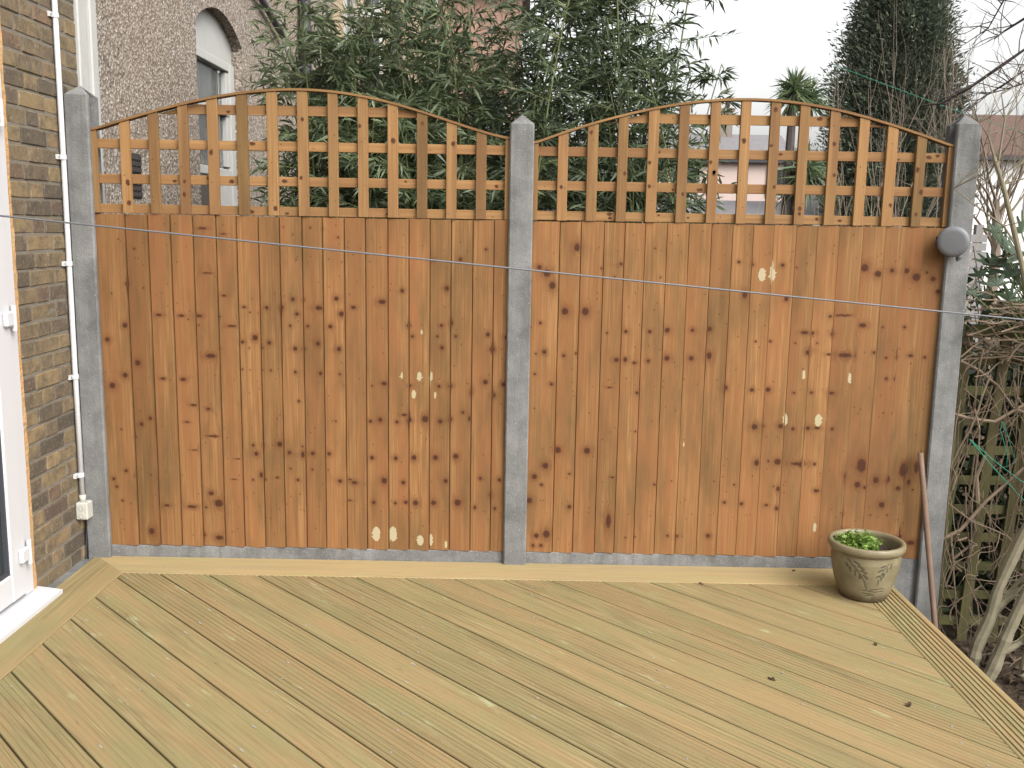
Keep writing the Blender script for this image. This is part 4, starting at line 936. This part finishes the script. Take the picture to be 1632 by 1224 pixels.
# ------------------------------------------------------------------ clothes line and reel
A = px(0, 343, 'y', -1.62); B = px(1632, 508, 'y', -1.25); d = B-A
A2 = A+d*((WX-A[0])/d[0]); B2 = A+d*((3.0-A[0])/d[0])
cl = empty('clothes_line', tuple(A2), 'taut blue grey clothes line stretched in front of the fence', 'clothes line')
T = np.linspace(0, 1, 25); mb = MB(); mb.tube([(A2*(1-t)+B2*t)-A2+np.array([0, 0, -.004*math.sin(math.pi*t)]) for t in T], .0026, 8); mb.build('line', 'wire', cl, smooth=True)
MB().tube([(-.02, 0, 0), (.02, 0, 0), (.03, 0, .01), (.02, 0, .02)], .004, 8).build('hook', 'steel', cl)
cp = empty('clothes_post', (3.0, float(B2[1]), -.4), 'tall grey steel clothes line post on the garden soil', 'post')
MB().tube([(0, 0, -.05), (0, 0, float(B2[2])+.75)], .022, 12).build('pole', 'steel', cp); MB().lathe([(.026, 0), (.026, .02), (.008, .03)], 12).build('cap', 'darkplastic', cp, loc=(0, 0, float(B2[2])+.74))
# reel on the right post
rc = px(1516, 385, 'y', -.06)
rl = empty('clothes_line_reel', (1.875, .0, float(rc[2])), 'round grey plastic retractable clothes line reel on the concrete post', 'reel')
q = Vector((-.42, -.90, -.06)).normalized().to_track_quat('Z', 'Y').to_matrix().to_4x4()
def rlp(mb, name, mat, M, **k):
    me = mb.me(name, k.get('smooth', False), True, k.get('bevel', 0)); me.transform(M); return link(name, me, mat, rl)
Rm = Matrix.Translation((.004, -.050, 0)) @ q
rlp(MB().lathe([(.030, -.030), (.060, -.028), (.066, -.022), (.0665, -.004), (.064, -.003), (.064, .001), (.0665, .002), (.066, .016), (.060, .024), (.045, .0255), (.001, .026)], 40), 'casing', 'greyplastic', Rm, smooth=True)
rlp(MB().box(-.010, .045, -.030, .004, -.045, .045), 'bracket', 'greyplastic', Matrix.Identity(4), bevel=.004)
rlp(MB().box(-.062, -.030, -.045, -.020, -.022, .022), 'side_lug', 'darkplastic', Matrix.Identity(4), bevel=.004)
rlp(MB().tube([(0, 0, 0), (0, 0, -.030)], [.010, .008], 12), 'nozzle', 'greyplastic', Matrix.Translation((.030, -.058, -.055)))
rlp(MB().tube([(0, 0, -.012), (0, 0, -.022)], [.0115, .0115], 12), 'nozzle_ring', 'darkplastic', Matrix.Translation((.030, -.058, -.055)))

# ------------------------------------------------------------------ leaning handle
a = px(1467, 722, 'y', -.012); b = px(1489, 985, 'y', -.125); b2 = a+(b-a)*((-.40-a[2])/(b[2]-a[2]))
st_ = MB(); st_.tube([(np.array(a)*(1-t)+b2*t)-b2 for t in np.linspace(0, 1, 9)][::-1], np.array([.0125]*9)*(1+.03*rng.normal(size=9)), 12)
o = st_.build('wooden_handle', 'stick', loc=tuple(b2), smooth=True); tag(o, 'brown wooden handle leaning against the concrete post behind the pot', 'handle')

# ------------------------------------------------------------------ flower pot
PX, PY = 1.512, -.300
pot = empty('flower_pot', (PX, PY, .0012), 'glazed olive stoneware flower pot with leaf sprig motif on the deck', 'pot')
prof = [(.088, .0), (.098, .004), (.112, .035), (.126, .08), (.138, .13), (.1435, .175), (.1420, .200), (.1415, .206), (.150, .211), (.1585, .222), (.1600, .234), (.1570, .245), (.150, .2495), (.141, .247), (.1355, .238), (.134, .215), (.130, .170), (.02, .168)]
bm_n = 160; mb = MB()
pr = []       # refine the belly so the sprigs can be drawn as shallow relief
for (r0, z0), (r1, z1) in zip(prof[:-1], prof[1:]):
    k = 14 if z1 > z0 and .02 < z0 < .2 and r0 > .1 and r1 > r0-.01 else (3 if r0 > .1 else 1)
    for j in range(k): pr.append((r0+(r1-r0)*j/k, z0+(z1-z0)*j/k))
pr.append(prof[-1]); mb.lathe(pr, bm_n)
me = mb.me('pot_body', True)
co = np.empty(len(me.vertices)*3, np.float32); me.vertices.foreach_get('co', co); co = co.reshape(-1, 3)
ang = np.arctan2(co[:, 1], co[:, 0]); R0 = .120
def seg_d(U, Z, a, b):
    ab = np.array(b)-np.array(a); t = np.clip(((U-a[0])*ab[0]+(Z-a[1])*ab[1])/(ab@ab), 0, 1); return np.hypot(U-a[0]-t*ab[0], Z-a[1]-t*ab[1])
outer = (np.hypot(co[:, 0], co[:, 1]) > .105) & (co[:, 2] < .203)
fc = math.atan2(-4.02, -1.53)           # side that faces the viewer
motif = np.zeros(len(co))
for rep in range(3):
    U = ((ang-fc-rep*2.094+math.pi) % (2*math.pi)-math.pi)*R0; Z = co[:, 2]
    def stroke(a, b, w): 
        global motif
        motif = np.maximum(motif, np.where(outer, 1-sstep(w*.55, w*1.25, seg_d(U, Z, a, b)), 0))
    sp1 = [(-.062, .193), (-.038, .168), (-.014, .135), (.003, .100), (.012, .068)]
    for a_, b_ in zip(sp1[:-1], sp1[1:]): stroke(a_, b_, .0026)
    for (ux, uz, ex, ez) in [(-.036,.186,-.020,.178),(-.020,.170,-.004,.158),(-.012,.152,.006,.142),(-.002,.135,.010,.118),(-.066,.172,-.062,.160),(-.052,.157,-.051,.140),(-.033,.148,-.032,.128),(-.016,.130,-.016,.116)]: stroke((ux, uz), (ex, ez), .0040)
    sp2 = [(.086, .186), (.068, .160), (.056, .125), (.050, .085)]
    for a_, b_ in zip(sp2[:-1], sp2[1:]): stroke(a_, b_, .0022)
    for (ux, uz, ex, ez) in [(.058,.172,.070,.178),(.048,.152,.062,.160),(.044,.128,.056,.136),(.082,.165,.080,.150),(.098,.182,.094,.165),(.070,.145,.069,.130),(.064,.125,.062,.114)]: stroke((ux, uz), (ex, ez), .0036)
    for (ux, uz, ex, ez) in [(-.002,.062,.040,.058),(.030,.066,.085,.074),(-.004,.048,.050,.044),(.045,.055,.085,.060),(.010,.039,.045,.037)]: stroke((ux, uz), (ex, ez), .0022)
nrm = co.copy(); nrm[:, 2] = 0; nrm /= np.linalg.norm(nrm, axis=1)[:, None]+1e-9
co -= nrm*(motif*.0016)[:, None]; me.vertices.foreach_set('co', co.ravel()); me.update(); fattr(me, 'motif', motif*.85)
link('pot_body', me, 'pot', pot)
# soil mound
V = [(0, 0, .192)]; Fs = []; nr, na = 9, 30
for i in range(1, nr+1):
    for j in range(na):
        r = .1335*i/nr; t = 2*math.pi*j/na; V.append((r*math.cos(t), r*math.sin(t), .180+.012*math.cos(r/.134*1.5)+random.uniform(-.006, .006)+.030*math.exp(-((r*math.cos(t)-.055)**2+(r*math.sin(t)-.01)**2)/.0016)))
Fs += [(0, 1+j, 1+(j+1) % na) for j in range(na)]
for i in range(nr-1): Fs += [(1+i*na+j, 1+(i+1)*na+j, 1+(i+1)*na+(j+1) % na, 1+i*na+(j+1) % na) for j in range(na)]
mb = MB(); mb.V, mb.F = V, Fs
for k in range(160):
    t, r = random.uniform(0, 6.28), .125*math.sqrt(random.random()); c_ = np.array([r*math.cos(t), r*math.sin(t), .190+.030*math.exp(-((r*math.cos(t)-.055)**2+(r*math.sin(t)-.01)**2)/.0016)]); s = random.uniform(.003, .008)
    mb.add([c_+np.array(v)*s*random.uniform(.7, 1.2) for v in ((1,0,0),(-1,0,0),(0,1,0),(0,-1,0),(0,0,1),(0,0,-1))], [(0,2,4),(2,1,4),(1,3,4),(3,0,4),(2,0,5),(1,2,5),(3,1,5),(0,3,5)])
mb.build('soil', 'soil', pot)
hp = empty('herb_plant', (PX-.035, PY-.005, .19), 'small bright green leafy plant growing in the flower pot', 'plant')
P, D, L, T = [], [], [], []; mb = MB()
for k in range(120):
    a_ = random.uniform(0, 6.283); r = .088*math.sqrt(random.random()); b0 = np.array([r*math.cos(a_)*1.0-.004, r*math.sin(a_)*.85, .0]); hgt = random.uniform(.035, .085)*(1.25-r*6)+.012
    tp = b0*1.06+np.array([random.gauss(0, .008), random.gauss(0, .008), hgt]); mb.tube([b0+np.array([0, 0, -.012]), (b0+tp)/2, tp], [.0012, .001, .0008], 4, False); tn = random.gauss(.5, .22)
    for e in range(7):
        f = random.uniform(.45, 1); P.append(b0*(1-f)+tp*f); D.append(np.array([math.cos(e*.9+k), math.sin(e*.9+k), random.uniform(-.1, .55)])); L.append(random.uniform(.012, .026)); T.append(np.clip(tn+random.gauss(0, .12), 0, 1))
mb.build('stems', 'culm', hp); L = np.array(L); link('foliage', leaf_mesh('foliage', P, D, L, L*.7, np.array(T), .15), 'herb', hp)
mb = MB(); mb.tube([(.058, .05, .0), (.060, .05, .05), (.057, .05, .078)], [.0016, .0014, .0012], 5); mb.build('dry_stalk', 'darkbark', hp)

# ------------------------------------------------------------------ dry leaf crumbs on the deck
for (x, y, s, lab) in [(1230, 1083, .014, 'dry dark leaf scrap lying on the open deck boards'), (1448, 1124, .016, 'curled dry leaf lying near the grooved deck edge'), (1265, 910, .010, 'small round dark crumb on the pale border board'), (1117, 931, .011, 'dark leaf crumb where border and diagonal boards meet'), (1395, 1028, .010, 'small folded green brown leaf in front of the flower pot')]:
    p_ = px(x, y, 'z', 0); n = 9
    pts = [(math.cos(t)*s*random.uniform(.7, 1.3), math.sin(t)*s*.55*random.uniform(.7, 1.3)) for t in np.linspace(0, 6.283, n+1)[:-1]]
    V = [(0, 0, .004)]+[(a_, b_, .0010+random.uniform(0, .007)) for a_, b_ in pts]+[(a_*.9, b_*.9, .0004) for a_, b_ in pts]
    Fs = [(0, i+1, (i+1) % n+1) for i in range(n)]+[(i+1, n+i+1, n+(i+1) % n+1, (i+1) % n+1) for i in range(n)]+[tuple(range(2*n, n, -1))]
    mb = MB(); mb.V, mb.F = V, Fs; o = mb.build('dry_leaf', 'dryleaf', loc=(p_[0], p_[1], .0)); o.rotation_euler.z = random.uniform(0, 3); tag(o, lab, 'leaf', 'dry scraps on the deck')
print('bricks', nb, 'bamboo leaves', NLEAF)
